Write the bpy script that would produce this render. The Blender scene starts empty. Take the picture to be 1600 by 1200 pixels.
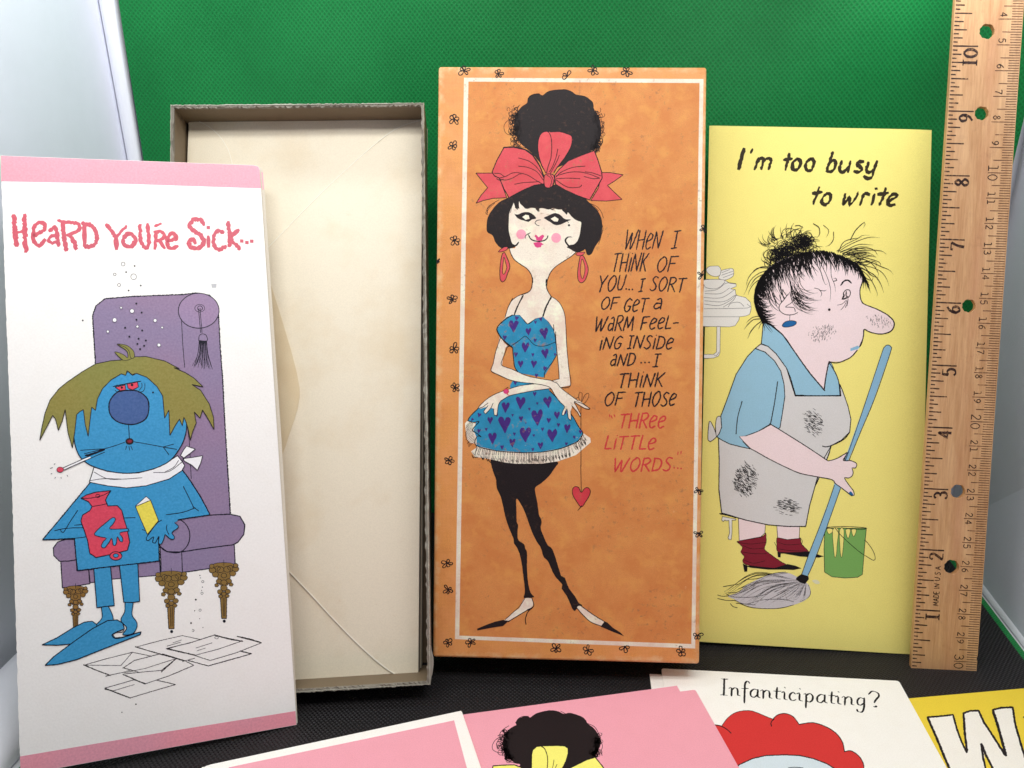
import bpy, bmesh, math, random
from math import sin, cos, pi, radians, atan2, hypot
from mathutils import Vector, Matrix
from mathutils.geometry import tessellate_polygon
random.seed(7)
S = bpy.context.scene
COL = S.collection
INCH = 0.0254

# ------------------------------------------------------------------ camera, light, exposure
PITCH = radians(19.5)
CAM_H = 8.8 * INCH
FPX = 1250.0
cam_d = bpy.data.cameras.new("camera")
cam_d.sensor_width = 36.0
cam_d.lens = 36.0 * FPX / 1600.0
cam_d.clip_start = 0.01
cam_d.clip_end = 50
cam = bpy.data.objects.new("camera", cam_d)
COL.objects.link(cam)
cam.location = (0, 0, CAM_H)
cam.rotation_euler = (radians(90) - PITCH, 0, 0)
S.camera = cam

world = bpy.data.worlds.new("World")
S.world = world
world.use_nodes = True
bg = world.node_tree.nodes["Background"]
bg.inputs[0].default_value = (0.80, 0.88, 1.0, 1)
bg.inputs[1].default_value = 0.105


def area_lamp(name, loc, target, sx, sy, power, color):
    l = bpy.data.lights.new(name, 'AREA')
    l.shape = 'RECTANGLE'
    l.size = sx * INCH
    l.size_y = sy * INCH
    l.energy = power
    l.color = color
    o = bpy.data.objects.new(name, l)
    COL.objects.link(o)
    o.location = Vector(loc) * INCH
    d = (Vector(target) - Vector(loc))
    o.rotation_euler = d.to_track_quat('-Z', 'Y').to_euler()
    return o


area_lamp("led_or_fill_lamp", (-4.4, 13.2, 17.2), (-8.2, 14.2, 13.6), 1.0, 5.0, 0.50, (0.95, 0.985, 1.0))  # added fill lamp, no strip of the tent: brightens the left wall's top
area_lamp("led_or_fill_lamp", (7.2, 13.6, 12.4), (9.6, 13.4, 9.2), 0.6, 4.0, 0.115, (0.97, 0.985, 1.0))  # another added lamp out of view, lifting the upper right wall
# the light tent's two LED strips hang inside its roof, ahead of the things on show
area_lamp("led_or_fill_lamp", (1.0, 6.8, 16.4), (1.0, 12.3, 6.0), 17.0, 1.2, 0.70, (1.0, 0.985, 0.955))
area_lamp("led_or_fill_lamp", (1.0, 4.0, 16.8), (1.0, 9.5, 1.0), 17.0, 1.2, 0.74, (1.0, 0.985, 0.955))

S.view_settings.view_transform = 'Standard'
S.view_settings.look = 'None'
S.view_settings.gamma = 1.0
S.view_settings.exposure = -0.09
S.cycles.max_bounces = 8
S.cycles.use_denoising = True

# ------------------------------------------------------------------ pixel rays (used only to measure where real planes lie)
ST, CT = sin(PITCH), cos(PITCH)


def cam2world(x, y, z):
    """camera frame in inches (x right, y down, z forward) -> world metres"""
    return Vector((x * INCH, (z * CT - y * ST) * INCH, CAM_H - (z * ST + y * CT) * INCH))


def camdir(x, y, z):
    return Vector((x, z * CT - y * ST, -(z * ST + y * CT)))


def ray(px, py):
    return camdir((px - 800) / FPX, (py - 600) / FPX, 1.0)


CAMP = Vector((0, 0, CAM_H))
# frames of reference in which outlines were measured: x0, y0, scale
T = dict(A=(0, 220, .3), B=(0, 520, .3), C=(0, 840, .3), D=(680, 90, .275), E=(680, 400, .275), F=(680, 710, .275),
         G=(1090, 190, .25), H=(1090, 470, .25), I=(1090, 740, .25), J=(600, 990, .175), K=(1000, 990, .175),
         L=(1320, 990, .175), M=(720, 120, .175), N=(740, 280, .1375), P=(1150, 340, .175), Q=(1120, 1040, .175),
         S=(720, 1080, .15), W=(300, 840, .3), X=(0, 0, 1))


def pts(s):
    out = []
    t = T['X']
    for tok in s.split():
        if tok in T:
            t = T[tok]
            continue
        a, b = tok.split(',')
        out.append((t[0] + float(a) * t[2], t[1] + float(b) * t[2]))
    return out


def smooth(p, closed=False, step=2.2):
    n = len(p)
    if n < 3:
        return list(p)
    out = []
    rng = range(n if closed else n - 1)
    for i in rng:
        p1, p2 = p[i], p[(i + 1) % n]
        p0 = p[i - 1] if (closed or i > 0) else (2 * p1[0] - p2[0], 2 * p1[1] - p2[1])
        p3 = p[(i + 2) % n] if (closed or i + 2 < n) else (2 * p2[0] - p1[0], 2 * p2[1] - p1[1])
        d = hypot(p2[0] - p1[0], p2[1] - p1[1])
        k = max(1, min(12, int(d / step)))
        for j in range(k):
            t = j / k
            t2, t3 = t * t, t * t * t
            out.append(tuple(.5 * (2 * p1[c] + (p2[c] - p0[c]) * t + (2 * p0[c] - 5 * p1[c] + 4 * p2[c] - p3[c]) * t2
                                   + (3 * p1[c] - p0[c] - 3 * p2[c] + p3[c]) * t3) for c in (0, 1)))
    if not closed:
        out.append(p[-1])
    return out


def resample(p, step):
    out = [p[0]]
    acc = 0
    for a, b in zip(p, p[1:]):
        d = hypot(b[0] - a[0], b[1] - a[1])
        k = max(1, int(d / step))
        for j in range(1, k + 1):
            out.append((a[0] + (b[0] - a[0]) * j / k, a[1] + (b[1] - a[1]) * j / k))
    return out


# ------------------------------------------------------------------ materials
def lin(c):
    return tuple(((v / 255) / 12.92 if v / 255 <= .04045 else ((v / 255 + .055) / 1.055) ** 2.4) for v in c)


class NT:
    def __init__(s, name):
        s.m = bpy.data.materials.new(name)
        s.m.use_nodes = True
        s.t = s.m.node_tree
        s.b = s.t.nodes["Principled BSDF"]
        s.co = s.n("ShaderNodeTexCoord").outputs["Object"]

    def n(s, kind, **kw):
        nd = s.t.nodes.new(kind)
        for k, v in kw.items():
            setattr(nd, k, v)
        return nd

    def l(s, a, b):
        s.t.links.new(a, b)

    def math(s, op, a, b=None, clamp=False):
        nd = s.n("ShaderNodeMath", operation=op)
        nd.use_clamp = clamp
        for i, v in enumerate((a, b)):
            if v is None:
                continue
            if isinstance(v, (int, float)):
                nd.inputs[i].default_value = v
            else:
                s.l(v, nd.inputs[i])
        return nd.outputs[0]

    def noise(s, scale, detail=2, rough=.5, vec=None, stretch=None):
        nd = s.n("ShaderNodeTexNoise")
        nd.inputs["Scale"].default_value = scale
        nd.inputs["Detail"].default_value = detail
        nd.inputs["Roughness"].default_value = rough
        v = vec or s.co
        if stretch:
            mp = s.n("ShaderNodeMapping")
            mp.inputs["Scale"].default_value = stretch
            s.l(v, mp.inputs[0])
            v = mp.outputs[0]
        s.l(v, nd.inputs["Vector"])
        return nd.outputs["Fac"]

    def ramp(s, fac, lo, hi):
        nd = s.n("ShaderNodeMapRange")
        nd.inputs["From Min"].default_value = lo
        nd.inputs["From Max"].default_value = hi
        s.l(fac, nd.inputs["Value"])
        return nd.outputs[0]

    def mix(s, fac, a, b, mode='MIX'):
        nd = s.n("ShaderNodeMix", data_type='RGBA', blend_type=mode)
        for key, v in ((0, fac), (6, a), (7, b)):
            if isinstance(v, (int, float)):
                nd.inputs[key].default_value = v
            elif isinstance(v, tuple):
                nd.inputs[key].default_value = (*v[:3], 1)
            else:
                s.l(v, nd.inputs[key])
        return nd.outputs[2]

    def base(s, c):
        if isinstance(c, tuple):
            s.b.inputs["Base Color"].default_value = (*c, 1)
        else:
            s.l(c, s.b.inputs["Base Color"])

    def bump(s, h, dist, strength=1.0):
        nd = s.n("ShaderNodeBump")
        nd.inputs["Distance"].default_value = dist
        nd.inputs["Strength"].default_value = strength
        s.l(h, nd.inputs["Height"])
        s.l(nd.outputs[0], s.b.inputs["Normal"])

    def set(s, rough=.6, spec=.35):
        s.b.inputs["Roughness"].default_value = rough
        s.b.inputs["Specular IOR Level"].default_value = spec
        return s.m


_mats = {}


def ink(name, rgb, kind='card', rough=.6, spec=.16):
    """printed colour on paper; kind picks the paper's grain and wear"""
    key = (name, kind)
    if key in _mats:
        return _mats[key]
    t = NT(name + "_" + kind)
    c = lin(rgb)
    if kind == 'pebble':      # embossed, slightly sparkling stock of the left card
        g = t.noise(1300, 2, .55)
        w = t.noise(90, 3, .6)
        x = t.noise(24, 2, .5)
        inky = max(c) - min(c) > .085
        lo, hi = (.90, 1.08) if inky else (.965, 1.02)
        col = t.mix(t.ramp(g, .30, .72), tuple(v * lo for v in c), tuple(min(1, v * hi + (.022 if inky else 0)) for v in c))
        col = t.mix(t.math('MULTIPLY', t.ramp(w, .45, .75), .07), col, (.78, .70, .60), 'MULTIPLY')
        if inky:
            col = t.mix(t.math('MULTIPLY', t.ramp(x, .35, .65), .30), col, tuple(v * f for v, f in zip(c, (1.25, .92, .96))))
            col = t.mix(t.math('MULTIPLY', t.ramp(x, .58, .40), .25), col, tuple(v * f for v, f in zip(c, (.82, 1.02, 1.15))))
        t.base(col)
        t.bump(g, .000045, .8)
        return _mats.setdefault(key, t.set(.42, .30))
    if kind == 'vintage':     # aged printed wrap of the box: foxing, rubbed specks
        g = t.noise(2400, 3, .7)
        fox = t.noise(520, 4, .65)
        fox2 = t.noise(48, 3, .55)
        wear = t.noise(620, 5, .7)
        wear2 = t.noise(70, 3, .6)
        blot = t.noise(62, 6, .68)
        blot2 = t.noise(130, 5, .68)
        dark = max(c) < .12
        col = t.mix(t.ramp(g, .35, .7), tuple(v * .88 for v in c), tuple(min(1, v * 1.08 + .006) for v in c))
        if not dark:
            col = t.mix(t.math('MULTIPLY', t.ramp(blot, .44, .60), .75), col, tuple(v * f for v, f in zip(c, (.88, .76, .74))))
            col = t.mix(t.math('MULTIPLY', t.ramp(blot2, .50, .66), .60), col, tuple(min(1, v * f) for v, f in zip(c, (1.08, 1.28, 1.15))))
        foxm = t.math('MULTIPLY', t.ramp(fox, .56, .68), t.ramp(fox2, .46, .60), True)
        col = t.mix(t.math('MULTIPLY', foxm, .12 if dark else .75), col, (.34, .15, .07))
        wm = t.math('MULTIPLY', t.ramp(wear, .62, .72), t.ramp(wear2, .50, .66), True)
        col = t.mix(t.math('MULTIPLY', wm, .14 if dark else .50), col, (.80, .60, .34))
        t.base(col)
        t.bump(g, .00004, .5)
        return _mats.setdefault(key, t.set(.55, .20))
    if kind == 'worn':        # ink stamped into wood, rubbed away in places
        g = t.noise(900, 4, .7)
        w = t.noise(120, 4, .6)
        hole = t.math('MULTIPLY', t.ramp(g, .50, .62), t.ramp(w, .45, .62), True)
        t.base(t.mix(t.math('MULTIPLY', hole, .75), c, lin((190, 142, 98))))
        return _mats.setdefault(key, t.set(.5, .3))
    g = t.noise(2200, 2, .6)
    w = t.noise(140, 3, .6)
    col = t.mix(t.ramp(g, .32, .70), tuple(v * .94 for v in c), tuple(min(1, v * 1.03 + .004) for v in c))
    col = t.mix(t.math('MULTIPLY', t.ramp(w, .45, .8), .10), col, (.80, .74, .62), 'MULTIPLY')
    t.base(col)
    t.bump(g, .00004 if kind == 'card' else .00002, .5)
    return _mats.setdefault(key, t.set(rough, spec))


# ------------------------------------------------------------------ objects
def link(o, parent=None):
    COL.objects.link(o)
    if parent:
        o.parent = parent
    return o


def describe(o, label=None, category=None, group=None, kind=None):
    if label:
        o["label"] = label
    if category:
        o["category"] = category
    if group:
        o["group"] = group
    if kind:
        o["kind"] = kind
    return o


def mesh_obj(name, verts, faces, mats, parent=None, midx=None, smooth_shade=False):
    me = bpy.data.meshes.new(name)
    me.from_pydata([tuple(v) for v in verts], [], faces)
    for m in (mats if isinstance(mats, list) else [mats]):
        me.materials.append(m)
    if midx:
        me.polygons.foreach_set("material_index", midx)
    if smooth_shade:
        me.polygons.foreach_set("use_smooth", [True] * len(me.polygons))
    me.update()
    return link(bpy.data.objects.new(name, me), parent)


def thing(name, label, category, group=None):
    return describe(link(bpy.data.objects.new(name, None)), label, category, group)


class Sheet:
    """a real plane in the place, with a local frame: x right, y up, z out of the paper"""

    def __init__(s, origin, right, down, root=None, kind='card'):
        s.o = Vector(origin)
        r = Vector(right).normalized()
        d = Vector(down)
        d = (d - r * d.dot(r)).normalized()
        s.r, s.u = r, -d
        s.n = s.r.cross(s.u).normalized()
        s.mat = Matrix((( s.r.x, s.u.x, s.n.x, s.o.x), (s.r.y, s.u.y, s.n.y, s.o.y), (s.r.z, s.u.z, s.n.z, s.o.z), (0, 0, 0, 1)))
        s.k = 0
        s.kind = kind
        s.root = root
        s.base = 0.0
        if root:
            root.matrix_world = s.mat

    def loc(s, px, py, w=None):
        w = s.base if w is None else w
        d = ray(px, py)
        o = s.o + s.n * w
        t = (o - CAMP).dot(s.n) / d.dot(s.n)
        h = CAMP + d * t - s.o
        return (h.dot(s.r), h.dot(s.u))

    def px(s, dx=1.0):
        a = s.loc(800, 600)
        b = s.loc(801, 600)
        return hypot(b[0] - a[0], b[1] - a[1])


STEP = 9e-7


class Art:
    """printed matter of one motif: coloured fields and ink lines lying on a sheet"""

    def __init__(s, sheet, name, label=None, low=False):
        s.s, s.name, s.label = sheet, name, label
        s.keep = sheet.k
        if low:                      # lies straight on the paper, over nothing else
            sheet.k = 6
        s.low = low
        s.v, s.f, s.mi, s.mats = [], [], [], []
        s.hold = False

    def slot(s, rgb, cname):
        m = ink(cname, rgb, s.s.kind)
        if m not in s.mats:
            s.mats.append(m)
        return s.mats.index(m)

    def w(s):
        if not s.hold:
            s.s.k += 1
        return s.s.base + 1e-5 + s.s.k * STEP

    def poly(s, p, col, w=None):
        w = s.w() if w is None else w
        vs = [Vector((*s.s.loc(*q), w)) for q in p]
        b = len(s.v)
        s.v += vs
        m = s.slot(INKS[col], col)
        for t in tessellate_polygon([vs]):
            a, c, d = (vs[i] for i in t)
            if (c - a).cross(d - a).z < 0:
                t = (t[0], t[2], t[1])
            s.f.append(tuple(b + i for i in t))
            s.mi.append(m)

    def fill(s, st, col, sm=True, jit=0):
        p = pts(st) if isinstance(st, str) else st
        if sm:
            p = smooth(p, True)
        if jit:
            p = [(x + random.uniform(-jit, jit), y + random.uniform(-jit, jit)) for x, y in p]
        s.poly(p, col)

    def line(s, st, wd=1.5, col='black', sm=True, taper=0, jit=.12, nib=None, closed=False):
        p = pts(st) if isinstance(st, str) else st
        if closed:
            p = smooth(p, True) if sm else p
            p = p + [p[0]]
        elif sm:
            p = smooth(p)
        p = resample(p, max(1.2, wd * .5))
        q = [p[0]]
        for a in p[1:]:
            if hypot(a[0] - q[-1][0], a[1] - q[-1][1]) > .05:
                q.append(a)
        p = q
        n = len(p)
        if n < 2:
            return
        w = s.w()
        m = s.slot(INKS[col], col)
        b = len(s.v)
        L = [0]
        for i in range(1, n):
            L.append(L[-1] + hypot(p[i][0] - p[i - 1][0], p[i][1] - p[i - 1][1]))
        tot = L[-1]
        for i in range(n):
            x0, y0 = p[max(0, i - 1)]
            x1, y1 = p[min(n - 1, i + 1)]
            dx, dy = x1 - x0, y1 - y0
            d = hypot(dx, dy) or 1
            nx, ny = -dy / d, dx / d
            h = wd / 2
            if nib:                     # broad pen: (angle, thin/thick ratio)
                h *= nib[1] + (1 - nib[1]) * abs(sin(atan2(-dy, dx) - nib[0]))
            if taper:
                e = 1.0
                if taper & 1:
                    e = min(e, L[i] / (tot * .4 + .01) + .22)
                if taper & 2:
                    e = min(e, (tot - L[i]) / (tot * .4 + .01) + .18)
                h *= e
            ja, jb = random.uniform(-jit, jit) * wd, random.uniform(-jit, jit) * wd
            x, y = p[i]
            if i == 0 and not closed:
                x -= (x1 - x0) / d * h * .5
                y -= (y1 - y0) / d * h * .5
            if i == n - 1 and not closed:
                x += (x1 - x0) / d * h * .5
                y += (y1 - y0) / d * h * .5
            ha, hb = h + ja, h + jb
            if (i in (0, n - 1)) and not closed and wd > 1.6:
                ha *= .6
                hb *= .6
            s.v.append(Vector((*s.s.loc(x + nx * ha, y + ny * ha), w)))
            s.v.append(Vector((*s.s.loc(x - nx * hb, y - ny * hb), w)))
        for i in range(n - 1):
            a = b + 2 * i
            s.f.append((a, a + 2, a + 3, a + 1))
            s.mi.append(m)

    def outlined(s, st, col, wd=1.4, lc='black', sm=True, jit=.12):
        p = pts(st)
        q = smooth(p, True) if sm else p
        s.poly(q, col)
        s.line(q, wd, lc, sm=False, jit=jit, closed=True)

    def dot(s, x, y, r, col='black', t='X', ry=None, ring=0, n=12):
        x0, y0, k = T[t]
        cx, cy = x0 + x * k, y0 + y * k
        rx = r * k
        ry = (ry or r) * k
        p = [(cx + rx * cos(2 * pi * i / n), cy + ry * sin(2 * pi * i / n)) for i in range(n)]
        if ring:
            s.line(p, ring, col, sm=True, closed=True, jit=.1)
        else:
            s.poly(smooth(p, True) if r * k > 2.5 else p, col)

    def done(s, parent=None):
        if s.low:
            s.s.k = max(s.keep, 6)
        if not s.v:
            return None
        o = mesh_obj(s.name, s.v, s.f, s.mats, parent or s.s.root, s.mi)
        if s.label:
            o["label"] = s.label
        # face everything towards the reader
        me = o.data
        bm = bmesh.new()
        bm.from_mesh(me)
        for f in bm.faces:
            if f.normal.z < 0:
                f.normal_flip()
        bm.to_mesh(me)
        bm.free()
        return o


INKS = dict(
    black=(20, 16, 20), softblack=(34, 26, 30), navyline=(16, 15, 34), red=(214, 84, 98), pink=(236, 158, 172), purple=(142, 124, 154),
    chairlight=(150, 130, 162), blue=(56, 150, 200), noseblue=(66, 96, 150), olive=(138, 134, 66), darkred=(222, 70, 92),
    yellow=(238, 222, 86), gold=(138, 108, 52), white=(244, 244, 246), cream=(240, 232, 214), skin=(238, 228, 210),
    bow=(214, 82, 90), hairblack=(30, 22, 24), dress=(44, 142, 184), heart=(68, 42, 124), cheek=(240, 160, 180),
    lips=(216, 70, 130), heartred=(206, 62, 72), orangered=(204, 62, 64), textblack=(34, 26, 32),
    darkpink=(200, 86, 102), cardyellow=(243, 231, 134), womanskin=(240, 220, 222), apron=(214, 213, 212), shirt=(150, 194, 216), deepblue=(30, 100, 160),
    sock=(130, 30, 48), bucket=(120, 172, 92), mop=(206, 202, 206), brushblack=(48, 40, 22), broom=(138, 184, 214),
    dish=(232, 232, 226), ocher=(214, 142, 80), frame=(236, 226, 206), cardpink=(242, 167, 180), lemon=(250, 244, 122),
    scarlet=(214, 54, 52), iceblue=(214, 228, 234), wyellow=(240, 212, 66), rulerink=(46, 26, 22), rulerthin=(92, 62, 44), greyline=(90, 88, 92),
    palegrey=(190, 190, 194), smear=(226, 224, 190), paperwhite=(250, 246, 236))


def slab(sheet, corners, name, mat, thick, w=0.0, parent=None, rough_edge=0, seg=0):
    """a sheet of paper / board with real thickness; corners in measured points, front face at height w"""
    p = pts(corners) if isinstance(corners, str) else corners
    if rough_edge:
        n = len(p)
        q = []
        for i in range(n):
            a, b = p[i], p[(i + 1) % n]
            k = max(2, int(hypot(b[0] - a[0], b[1] - a[1]) / 7))
            for j in range(k):
                r = rough_edge if j else 0
                q.append((a[0] + (b[0] - a[0]) * j / k + random.uniform(-r, r), a[1] + (b[1] - a[1]) * j / k + random.uniform(-r, r)))
        p = q
    uv = [sheet.loc(x, y, w) for x, y in p]
    return slab_uv(uv, name, mat, thick, w, parent or sheet.root)


def slab_uv(uv, name, mat, thick, w, parent):
    n = len(uv)
    area = sum(uv[i][0] * uv[(i + 1) % n][1] - uv[(i + 1) % n][0] * uv[i][1] for i in range(n))
    if area < 0:
        uv = uv[::-1]
    vs = [Vector((a, b, w)) for a, b in uv] + [Vector((a, b, w - thick)) for a, b in uv]
    tri = tessellate_polygon([vs[:n]])
    fs = []
    for t in tri:
        a, b, c = (vs[i] for i in t)
        if (b - a).cross(c - a).z < 0:
            t = (t[0], t[2], t[1])
        fs.append(tuple(t))
        fs.append((t[0] + n, t[2] + n, t[1] + n))
    for i in range(n):
        j = (i + 1) % n
        fs.append((i, i + n, j + n, j))
    return mesh_obj(name, vs, fs, mat, parent)


def edge_line(st, col, wd, art):
    art.line(st, wd, col)

# ------------------------------------------------------------------ pen alphabets (x right, y up, height 1); ~ = curved
HAND = {
    'W': (.95, ["0,1 .16,0 .46,.85", "~.46,.85 .56,.02 .95,1"]), 'H': (.62, ["0,1 .02,0", ".55,1 .55,0", ".02,.48 .56,.52"]),
    'e': (.5, ["~.06,.42 .42,.56 .46,.78 .26,.86 .06,.6 .03,.25 .18,.02 .46,.14"]), 'N': (.66, ["0,.02 .1,.95 .52,.05 .66,1"]),
    'I': (.34, [".17,1 .17,0", "0,.98 .36,1", "0,0 .3,.02"]), 'T': (.62, ["0,.95 .64,1.0", ".3,.98 .26,0"]),
    'i': (.16, [".1,.78 .08,0", ".11,1.02 .13,1.0"]), 'K': (.56, [".06,1 .04,0", ".56,.98 .08,.46", ".16,.52 .54,0"]),
    'O': (.62, ["~.34,1 .08,.72 .04,.3 .24,.0 .5,.2 .6,.62 .46,.94 .3,1"]), 'F': (.54, [".06,1 .02,0", ".04,.97 .56,1", ".05,.52 .42,.55"]),
    'Y': (.6, ["0,1 .26,.48", ".6,1 .26,.48 .2,0"]), 'U': (.56, ["~.04,1 .03,.4 .14,.04 .34,.06 .48,.4 .53,1"]),
    'S': (.5, ["~.5,.9 .28,1 .1,.82 .2,.6 .4,.42 .44,.16 .2,0 .0,.12"]), 'R': (.56, [".06,1 .02,0", "~.04,.97 .36,1 .52,.8 .34,.56 .08,.5", ".2,.5 .56,0"]),
    'G': (.6, ["~.58,.86 .38,1 .12,.74 .05,.3 .22,.02 .46,.12 .54,.42", ".3,.44 .58,.42"]), 'a': (.5, ["~.16,.86 .34,.98 .42,.8 .44,.02", "~.42,.52 .14,.52 .04,.22 .18,.04 .42,.22"]),
    'M': (.78, ["0,0 .12,1 .36,.2 .66,1 .74,0"]), 'L': (.44, [".08,1 .02,.02 .46,.06"]), 'D': (.6, [".08,1 .04,0", "~.02,.98 .4,.92 .58,.6 .46,.16 .05,.02"]),
    '-': (.4, ["0,.42 .4,.46"]), 'A': (.6, ["0,0 .3,1 .58,0", ".1,.36 .5,.36"]), 'E': (.5, [".48,1 .04,1 .04,0 .5,0", ".04,.52 .4,.52"]), '.': (.2, [".08,.0 .1,.03"])}
ROMAN = {   # light pen roman of the small white card, x-height .52
    'I': (.42, [".2,1 .2,0", "~.0,1 .2,.98 .42,1", "~.0,0 .2,.02 .42,.0"]), 'n': (.62, ["~.0,.45 .08,.52 .14,.44 .14,0", "~.14,.34 .28,.5 .44,.46 .48,.3 .48,.08 .62,.04"]),
    'f': (.42, ["~.48,.86 .36,.98 .22,.84 .2,.5 .2,-.36", "~.0,.5 .2,.5 .42,.53"]), 'a': (.58, ["~.44,.46 .24,.52 .06,.34 .08,.08 .26,.02 .42,.2", "~.44,.5 .44,.1 .58,.02"]),
    't': (.42, ["~.2,.72 .18,.3 .2,.06 .4,.04", "~.0,.5 .2,.5 .42,.52"]), 'i': (.3, ["~.0,.45 .1,.5 .14,.4 .14,.08 .3,.02", ".12,.78 .17,.74"]),
    'c': (.46, ["~.42,.42 .28,.52 .08,.38 .06,.14 .24,.0 .46,.08"]), 'p': (.62, ["~.0,.46 .1,.5 .14,.4 .14,-.36", "~.14,.38 .34,.52 .54,.36 .48,.08 .3,.0 .15,.1"]),
    'g': (.6, ["~.46,.44 .24,.52 .06,.34 .1,.1 .28,.06 .44,.2", "~.46,.5 .46,-.1 .34,-.36 .1,-.34 .04,-.22"]), '?': (.62, ["~.0,.8 .2,1.0 .5,.94 .6,.74 .44,.5 .34,.3", ".32,.05 .36,.01"])}
DIG = {
    '0': (.6, ["~.3,1 .06,.75 .04,.3 .28,0 .54,.25 .56,.7 .32,1"]), '1': (.4, [".2,1 .2,0", ".02,.0 .4,.0", ".02,1 .2,1"]),
    '2': (.6, ["~.06,.78 .2,1 .46,.96 .52,.7 .3,.36 .04,.02", ".04,.02 .58,.02"]), '3': (.58, ["~.06,.86 .28,1 .5,.8 .44,.58 .24,.53", "~.24,.53 .52,.44 .54,.14 .28,0 .04,.14"]),
    '4': (.6, [".42,0 .42,1 .02,.3 .6,.3"]), '5': (.58, [".52,.98 .12,.98 .08,.54", "~.08,.54 .34,.64 .54,.42 .48,.1 .24,0 .04,.12"]),
    '6': (.58, ["~.5,.96 .2,.72 .05,.32 .26,0 .52,.22 .44,.52 .2,.52 .06,.3"]), '7': (.56, [".04,.84 .06,.98 .56,.98", "~.56,.98 .34,.5 .24,0"]),
    '8': (.58, ["~.3,.54 .1,.74 .28,1 .48,.76 .3,.54 .06,.26 .28,0 .54,.26 .3,.54"]), '9': (.58, ["~.1,.04 .4,.28 .53,.68 .32,1 .06,.8 .14,.5 .38,.48 .52,.66"])}
DIG.update({k: HAND[k] for k in 'MADEINUS.'})
DIG['I'] = (.2, [".1,1 .1,0"])
DIG['A'] = HAND['A']


def glyphs(art, text, p0, p1, h, wd, font=HAND, slant=.2, col='textblack', nib=None, jit=.16, gap=.14, wob=.02, to=None):
    """write text along the baseline p0-p1; to maps (x, y) to a place on the sheet"""
    tot = sum(font[c][0] for c in text) + gap * (len(text) - 1)
    dx, dy = p1[0] - p0[0], p1[1] - p0[1]
    x = 0.0
    for c in text:
        w, st = font[c]
        s = w / tot
        f0 = x / tot
        ry = random.uniform(-wob, wob)
        rh = 1 + random.uniform(-wob, wob) * 2
        for t in st:
            sm = t[0] == '~'
            q = []
            for tok in t.lstrip('~').split():
                a, b = map(float, tok.split(','))
                b = b * rh + ry
                k = f0 + a / tot
                q.append((p0[0] + dx * k + (slant * b * h) * (1 if not to else 1), p0[1] + dy * k - b * h))
            art.line(q, wd, col, sm=sm, jit=jit, nib=nib)
        x += w + gap


def tw(z, a, b):
    x0, y0, k = T[z]
    return (x0 + a * k, y0 + b * k)


def word(art, z, text, x0, y0, x1, y1, h, wd, **kw):
    k = T[z][2]
    glyphs(art, text, tw(z, x0, y0), tw(z, x1, y1), h * k, wd, **kw)


# ------------------------------------------------------------------ the light tent: walls, green backdrop, black floor cloth
def wi(x, y, h):
    return Vector((x * INCH, y * INCH, h * INCH))


def fabric(name, rgb, cell, rough, spec, depth, hi, woven=0):
    t = NT(name)
    sep = t.n("ShaderNodeSeparateXYZ")
    wob = t.n("ShaderNodeVectorMath", operation='ADD')
    nz = t.n("ShaderNodeTexNoise")
    nz.inputs["Scale"].default_value = 60
    sc = t.n("ShaderNodeVectorMath", operation='SCALE')
    sc.inputs[3].default_value = cell * .5
    t.l(t.co, nz.inputs["Vector"])
    t.l(nz.outputs["Color"], sc.inputs[0])
    t.l(t.co, wob.inputs[0])
    t.l(sc.outputs[0], wob.inputs[1])
    t.l(wob.outputs[0], sep.inputs[0])
    a = t.math('ADD', t.math('MULTIPLY', sep.outputs[0], 1.12), sep.outputs[1])
    b = t.math('SUBTRACT', t.math('MULTIPLY', sep.outputs[0], 1.12), sep.outputs[1])
    sa = t.math('ABSOLUTE', t.math('SINE', t.math('MULTIPLY', a, pi / cell)))
    sb = t.math('ABSOLUTE', t.math('SINE', t.math('MULTIPLY', b, pi / cell)))
    dim = t.math('MULTIPLY', sa, sb)              # 1 in the middle of a cell, 0 along its border
    fib = t.noise(2600, 3, .6)
    cl = t.noise(34, 3, .6)
    c = lin(rgb)
    f = t.math('SUBTRACT', 1, dim) if woven == 0 else dim
    col = t.mix(f, tuple(v * (1 - hi) for v in c), tuple(min(1, v * (1 + hi)) for v in c))
    col = t.mix(t.math('MULTIPLY', t.ramp(fib, .3, .75), .30), col, tuple(min(1, v * 1.35 + .01) for v in c))
    col = t.mix(t.math('MULTIPLY', t.ramp(cl, .4, .70), .30), col, tuple(v * .66 for v in c))
    lint = t.noise(900, 4, .7)
    col = t.mix(t.math('MULTIPLY', t.ramp(lint, .74, .80), .35), col, lin((150, 150, 146)))
    t.base(col)
    wr = t.noise(26, 3, .55, stretch=(1, .45, 1))
    t.bump(t.math('ADD', t.math('ADD', f, t.math('MULTIPLY', fib, .35)), t.math('MULTIPLY', wr, 7.0)), depth, .8)
    return t.set(rough, spec)


green_m = fabric("green_nonwoven_cloth", (7, 111, 52), .00250, .55, .22, .00013, .26)
trim_m = fabric("green_cloth_border", (24, 126, 62), .0022, .5, .3, .0002, .25)
black_m = fabric("black_nonwoven_cloth", (21, 17, 19), .00195, .5, .38, .00045, .80, 1)


def plastic(name, rgb, rough=.4):
    t = NT(name)
    c = lin(rgb)
    g = t.noise(30, 3, .6)
    t.base(t.mix(t.math('MULTIPLY', t.ramp(g, .35, .75), .35), c, tuple(v * .90 for v in c)))
    wr = t.noise(14, 4, .6, stretch=(1, 1, .35))
    sc_ = t.noise(700, 4, .7)
    t.bump(t.math('ADD', t.math('MULTIPLY', wr, 12), sc_), .00020, .5)
    return t.set(rough, .4)


wall_m = plastic("white_tent_sheet", (230, 232, 244))
pipe_m = plastic("white_tent_seam", (242, 243, 252))

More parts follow.
